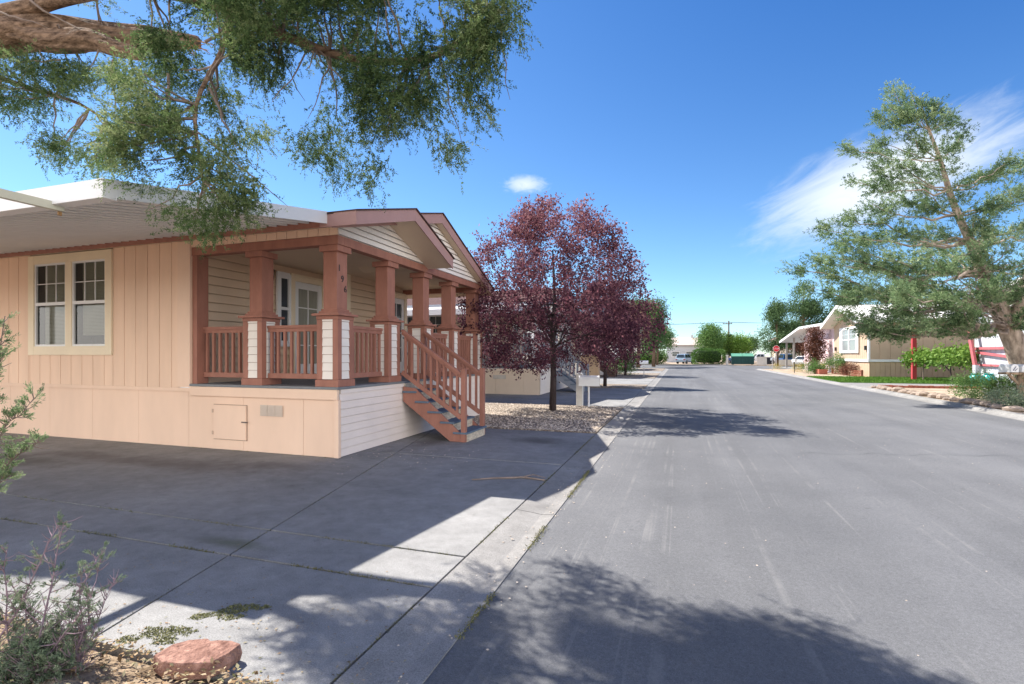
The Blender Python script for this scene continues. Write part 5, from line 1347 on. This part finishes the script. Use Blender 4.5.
bn = empty('wheelie_bin', (13.6,90.2,.05), 'dark grey bin beside the white block wall', 'bin'); b = MB(); b.prism([(13.3,89.9,.1),(13.9,89.9,.1),(13.98,89.82,1.1),(13.22,89.82,1.1)], (0,.7,0)); b.build('body', mat('bin_plastic', (.04,.045,.06)), bn); MB().prism([(13.2,89.78,1.103),(14.0,89.78,1.103),(14.0,90.6,1.2),(13.2,90.6,1.2)], (0,0,.06)).build('lid', mat('bin_lid', (.03,.035,.05)), bn)
bw = empty('block_wall', (12,90.8,0), 'low white block wall beside the dumpster', 'wall')
b = MB(); b.box(11.6,13.0,88.2,88.4,.05,1.25); b.box(14.2,19,88.2,88.4,.05,.8); b.build('wall', mat('white_block', (.66,.64,.62), .8, .08, 3), bw); MB().box(11.55,13.05,88.15,88.45,1.252,1.32).box(14.15,19.05,88.15,88.45,.802,.87).build('coping', mat('white_block', (.66,.64,.62)), bw)
gp_ = empty('gate_post', (7.6,88.7,0), 'pale square post between the long hedge and the dumpster', 'post'); MB().box(7.1,7.45,88.6,88.9,.05,1.5).box(7.05,7.5,88.55,88.95,1.502,1.6).build('post', mat('white_block', (.66,.64,.62)), gp_)

hedge('round dark green hedge left of the pale blue car', -7.6, -2.0, 88.5, 92, 2.35, GRN, .16, 5200, .75)
hedge('long clipped green hedge with a sunlit yellow-green top between the car and the dumpster', 1.9, 7.0, 88.2, 90.6, 2.6, GRN, .16, 6500, .45)
leafy('bush', 'fresh green bush at the third driveway before the dark brown stairs', -3.9, 40.6, 1.9, .75, .95, .95, 60, MID, .10, None, False, .15, .3, cat='bush', seed=31)
leafy('bush', 'lower green bush behind the fresh green one', -5.0, 43.5, 1.3, .8, .65, .6, 50, MID, .10, None, False, .15, 0, cat='bush', seed=32)
leafy('pine_tree', 'tall dark pine rising behind the plum crowns on the left', -3.4, 72, 9.6, 1.9, 6.3, 3.4, 200, CONI, .26, None, True, .42, .35, 60, .4, seed=33, fq=.8, cat='tree')
leafy('tree', 'loose yellow-green tree at the left end of the street', -5.0, 66, 9.0, 1.9, 6.4, 2.4, 150, MID, .24, None, True, .42, .2, 50, .5, seed=43, fq=.8)
leafy('tree', 'olive-green tree above the round hedge', -3.4, 84, 6.6, 2.7, 4.3, 2.2, 190, MID, .24, None, True, .36, .2, 60, .5, seed=34)
leafy('tree', 'fresh green tree behind the right end of the long hedge', 5.6, 104, 7.4, 2.6, 4.6, 2.7, 190, MID, .28, None, True, .3, .25, 60, .5, seed=35)
leafy('tree', 'yellow-green tree around the foot of the power pole', 9.6, 108, 5.6, 3.4, 3.7, 1.8, 190, LIME, .30, None, True, .3, .1, 60, .5, seed=36)
leafy('tree', 'small dark tree right of the yellow-green tree', 13.2, 112, 5.0, 1.6, 3.6, 1.4, 90, CONI, .28, None, True, .3, .1, 60, .5, seed=46)
leafy('juniper_tree', 'dark bushy juniper, the left one of the clump behind the stop sign', 13.4, 82, 8.6, 3.0, 5.6, 3.6, 210, CONI, .26, 'junipers behind the pink home', True, .42, .75, 60, .45, seed=37, fq=.7)
leafy('juniper_tree', 'tallest dark bushy juniper, rising straight above the carport roof of the pink home', 17.2, 84, 11.8, 3.9, 6.8, 5.0, 380, CONI, .28, 'junipers behind the pink home', True, .42, .7, 60, .45, seed=38, fq=.6)
leafy('juniper_tree', 'dark bushy juniper between the tallest one and the tan roof', 22.6, 84, 11.0, 4.2, 6.2, 4.6, 330, CONI, .28, 'junipers behind the pink home', True, .42, .65, 60, .45, seed=39, fq=.6)
leafy('juniper_tree', 'thin dark juniper behind the roof of the tan home', 23.5, 66, 10.5, 2.4, 7.6, 2.2, 110, CONI, .26, 'junipers behind the pink home', True, .45, .3, 60, .45, seed=40, fq=.8)
leafy('tree', 'small maroon-tinted tree in front of the dark junipers', 16.6, 80, 4.8, 1.3, 3.4, 1.2, 60, BURG, .24, None, True, .3, .1, 60, .5, seed=41)

def far_house(label, x0, x1, y0, y1, hw, hr, wm, rm, wins, ridge_x=True):
    h = empty('house', ((x0+x1)/2,(y0+y1)/2,0), label, 'house'); MB().box(x0,x1,y0,y1,.02,hw).build('wall', wm, h)
    r = MB(); ym = (y0+y1)/2; xm = (x0+x1)/2; o = .5
    if ridge_x:
        for (ya,za,yb,zb) in ((y0-o,hw-.05,ym,hr),(ym,hr,y1+o,hw-.05)): r.prism([(x0-o,ya,za),(x0-o,yb,zb),(x0-o,yb,zb+.18),(x0-o,ya,za+.18)], (x1-x0+2*o,0,0))
    else:
        for (xa,za,xb,zb) in ((x0-o,hw-.05,xm,hr),(xm,hr,x1+o,hw-.05)): r.prism([(xa,y0-o,za),(xb,y0-o,zb),(xb,y0-o,zb+.18),(xa,y0-o,za+.18)], (0,y1-y0+2*o,0))
        MB().prism([(x0,y0+.01,hw),(x1,y0+.01,hw),(xm,y0+.01,hr)], (0,.1,0)).build('gable', wm, h)
    ro = r.build('roof', rm, h)
    MB().box(xm+.5,xm+1.0,ym-.3,ym+.3,hr-.3,hr+.7).build('vent_pipe', METAL, ro)
    for (a, w_) in wins: window(h, (a,y0-.02,0), X_, -Y_, w_, 1.2, 2.4, .09, WHITE, split=False, blind=False)
    return h
far_house('long grey-white house beyond the hedges at the end of the street', -2.6, 6.2, 112, 119, 3.6, 5.2, mat('pale_far_wall', (.52,.54,.58), .8, .05), mat('far_roof_tan', (.50,.42,.38), .8, .08), [(-1.6,1.6),(1.2,1.6),(4.0,1.4)])
far_house('cream house behind the stop sign and the parked van', 17.2, 24, 104, 112, 4.3, 6.2, mat('cream_far_wall', (.70,.60,.48), .8, .05), mat('far_roof_brown', (.24,.17,.14), .9, .1), [(18.6,1.6),(21.6,1.6)], False)
far_house('white house half hidden behind the round hedge', -14, -6.2, 96, 104, 3.6, 5.0, mat('white_far_wall', (.66,.65,.62), .8, .04), mat('far_roof_grey', (.3,.29,.28), .9, .1), [(-9.5,1.6)])
# power pole with ivy, and wires
pp = empty('power_pole', (9.0,106,0), 'wooden power pole with a cross arm above the yellow-green tree', 'power pole')
MB().tube([(9.0,106,0),(9.0,106,8.2)], [.17,.12], 10).build('pole', mat('pole_wood', (.14,.10,.08), .9, .2, 8), pp)
MB().box(7.9,9.6,105.86,105.98,7.55,7.70).build('cross_arm', mat('pole_wood', (.14,.10,.08)), pp)
for dx in (-1.0,-.4,.5): MB().lathe([(.03,0),(.06,.05),(.05,.16),(.02,.2)], (9.0+dx,105.92,7.702), 8).build('insulator', mat('insulator', (.25,.24,.23), .3), pp)
L_ = Leaves(); n = 1500; z = rng.uniform(1.5,5.6,n); L_.add(np.stack([9.0+rng.normal(size=n)*.28,105.9+rng.normal(size=n)*.28,z],1), rdir(n), .24, .14, np.clip(.3+rng.normal(size=n)*.2,0,1)); iv = empty('ivy', (9.0,105.9,1.5), 'dark ivy climbing up the power pole', 'ivy'); L_.build('foliage', CONI, iv)
for k, (dx, z1, z2) in enumerate(((-1.0,7.9,7.9),(.5,7.9,7.7))):
    t = MB(); t.tube(curve((9.0+dx,105.92,z1),(-38,105.0+dx,z2+.2),-.35,14), .022, 5); t.tube(curve((9.0+dx,105.92,z1),(60,106.5+dx,z2-.2),-.5,14), .022, 5)
    tag(t.build('power_line', BLACK, loc=(9.0+dx,105.92,z1)), 'thin black overhead wire strung from the cross arm of the power pole', 'wire', 'wires on the power pole')
# ------------------------------------------------------------------ camera, sky, light
EXP = 1.2
cd = bpy.data.cameras.new('camera'); cam = bpy.data.objects.new('camera', cd); COL.objects.link(cam)
cd.sensor_width = 36; cd.lens = 36*F/1024; cd.shift_y = (HOR-342)/1024; cd.clip_start = .05; cd.clip_end = 3000
cam.location = (0,0,EYE); cam.rotation_euler = (R(90), 0, YAW); sc.camera = cam

SUN = Vector((-.79,.245,1)).normalized()
ld = bpy.data.lights.new('sun', 'SUN'); ld.energy = 4.7; ld.angle = R(.53); ld.color = (1.0,.945,.87)
lo = bpy.data.objects.new('sun', ld); COL.objects.link(lo); lo.rotation_euler = SUN.to_track_quat('Z','Y').to_euler(); lo.location = (-20,10,40)

w = bpy.data.worlds.new('World'); sc.world = w; w.use_nodes = True; nt = w.node_tree; N = nt.nodes; L = nt.links
bg = N['Background']; bg.inputs['Strength'].default_value = .12
sky = N.new('ShaderNodeTexSky'); sky.sky_type = 'NISHITA'; sky.sun_disc = False
sky.sun_elevation = math.asin(SUN.z); sky.sun_rotation = math.atan2(SUN.x, SUN.y)
sky.air_density = 1.0; sky.dust_density = .35; sky.ozone_density = 2.4; sky.altitude = 1400
tc = N.new('ShaderNodeTexCoord')
def cloud(px0, py0, px1, py1, halfw, seed, dens, streak):
    """wisp of cloud lying along a line between two directions of the sky"""
    a = ray(px0,py0).normalized(); b = ray(px1,py1).normalized(); c = ((a+b)/2).normalized()
    u = (b-a).normalized(); u = (u-c*u.dot(c)).normalized(); v = c.cross(u)
    hl = math.tan(a.angle(b)/2)
    def dot(vec):
        n = N.new('ShaderNodeVectorMath'); n.operation = 'DOT_PRODUCT'; n.inputs[1].default_value = vec; L.new(tc.outputs['Generated'], n.inputs[0]); return n.outputs['Value']
    def M(op, *i):
        n = N.new('ShaderNodeMath'); n.operation = op
        for k, s in enumerate(i):
            if hasattr(s, 'links'): L.new(s, n.inputs[k])
            else: n.inputs[k].default_value = s
        return n.outputs[0]
    dc = M('MAXIMUM', dot(c), .05); U = M('DIVIDE', dot(u), dc); V = M('DIVIDE', dot(v), dc)
    cb = N.new('ShaderNodeCombineXYZ'); L.new(M('DIVIDE',U,hl), cb.inputs[0]); L.new(M('DIVIDE',V,halfw), cb.inputs[1]); cb.inputs[2].default_value = seed
    mp = N.new('ShaderNodeMapping'); mp.inputs['Scale'].default_value = (1.1*streak, 1.3, 1); mp.inputs['Rotation'].default_value = (0,0,.25); L.new(cb.outputs[0], mp.inputs[0])
    n1 = N.new('ShaderNodeTexNoise'); n1.inputs['Scale'].default_value = 1.3; n1.inputs['Detail'].default_value = 9; n1.inputs['Roughness'].default_value = .66; n1.inputs['Distortion'].default_value = .8; L.new(mp.outputs[0], n1.inputs['Vector'])
    uu = M('DIVIDE',U,hl); vv = M('DIVIDE',V,halfw)
    r = M('SQRT', M('ADD', M('MULTIPLY',uu,uu), M('MULTIPLY',vv,vv)))
    r = M('ADD', r, M('MULTIPLY', M('SUBTRACT', n1.outputs['Fac'], .5), 1.25))
    mr = N.new('ShaderNodeMapRange'); mr.interpolation_type = 'SMOOTHSTEP'; mr.inputs[1].default_value = 1.05; mr.inputs[2].default_value = .1; mr.inputs[3].default_value = 0; mr.inputs[4].default_value = dens
    L.new(r, mr.inputs[0])
    fr_ = M('GREATER_THAN', dot(c), .2)
    return M('MULTIPLY', M('MULTIPLY', mr.outputs[0], fr_), M('ADD', .45, M('MULTIPLY', n1.outputs['Fac'], 1.0)))
# deepen the blue: a clear, dry high-desert sky
sp = N.new('ShaderNodeSeparateColor'); L.new(sky.outputs[0], sp.inputs[0]); cb_ = N.new('ShaderNodeCombineColor')
KS = .12*2**EXP; FILL_CLD = 3.9
K0 = .2318
for i, (off, a_) in enumerate(((.140,.78),(.140,.93),(.0,.90))):
    m1 = N.new('ShaderNodeMath'); m1.operation = 'MULTIPLY_ADD'; m1.inputs[1].default_value = K0*a_/KS; m1.inputs[2].default_value = -off*a_/KS; L.new(sp.outputs[i], m1.inputs[0])
    m2 = N.new('ShaderNodeMath'); m2.operation = 'MAXIMUM'; m2.inputs[1].default_value = .03/KS; L.new(m1.outputs[0], m2.inputs[0])
    L.new(m2.outputs[0], cb_.inputs[i])
src = cb_.outputs[0]
for args in ((738,240,1080,98,.078,2.0,1.0,.9), (500,184,549,185,.020,7.3,.75,1.3)):
    k = cloud(*args); mx = N.new('ShaderNodeMix'); mx.data_type = 'RGBA'; mx.clamp_factor = True
    L.new(k, mx.inputs[0]); L.new(src, mx.inputs[6]); mx.inputs[7].default_value = (4.0,4.25,4.4,1); src = mx.outputs[2]
# bright clouds added out of view behind the camera to light the shaded walls
def MM(op, *i):
    n = N.new('ShaderNodeMath'); n.operation = op; n.use_clamp = False
    for k, q in enumerate(i):
        if hasattr(q, 'links'): L.new(q, n.inputs[k])
        else: n.inputs[k].default_value = q
    return n.outputs[0]
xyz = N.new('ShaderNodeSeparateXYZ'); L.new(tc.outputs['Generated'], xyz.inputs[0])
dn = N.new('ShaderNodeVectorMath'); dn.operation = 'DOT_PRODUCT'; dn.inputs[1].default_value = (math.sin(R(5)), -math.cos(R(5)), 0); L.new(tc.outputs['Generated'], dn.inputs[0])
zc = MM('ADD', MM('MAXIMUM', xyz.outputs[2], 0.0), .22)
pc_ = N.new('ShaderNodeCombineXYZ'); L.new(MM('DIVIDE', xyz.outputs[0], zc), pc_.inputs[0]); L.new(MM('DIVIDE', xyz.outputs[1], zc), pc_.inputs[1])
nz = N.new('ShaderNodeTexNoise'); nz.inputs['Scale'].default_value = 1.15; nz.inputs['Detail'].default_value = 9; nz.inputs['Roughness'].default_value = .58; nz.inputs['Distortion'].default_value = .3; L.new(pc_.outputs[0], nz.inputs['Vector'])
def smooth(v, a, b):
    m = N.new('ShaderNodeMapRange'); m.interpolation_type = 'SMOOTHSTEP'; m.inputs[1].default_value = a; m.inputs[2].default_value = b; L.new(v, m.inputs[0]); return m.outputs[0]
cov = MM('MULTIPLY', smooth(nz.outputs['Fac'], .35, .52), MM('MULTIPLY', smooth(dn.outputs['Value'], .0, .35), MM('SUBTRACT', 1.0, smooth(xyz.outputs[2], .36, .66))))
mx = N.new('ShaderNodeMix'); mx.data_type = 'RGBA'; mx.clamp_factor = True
L.new(cov, mx.inputs[0]); L.new(src, mx.inputs[6]); mx.inputs[7].default_value = (FILL_CLD*1.04/KS, FILL_CLD/KS, FILL_CLD*.95/KS, 1); src = mx.outputs[2]
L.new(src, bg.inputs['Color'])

vs = sc.view_settings; vs.view_transform = 'Standard'; vs.look = 'None'; vs.exposure = EXP; vs.gamma = 1.0; vs.use_curve_mapping = False
for o in list(bpy.data.objects):
    if 'base' in o: del o['base']
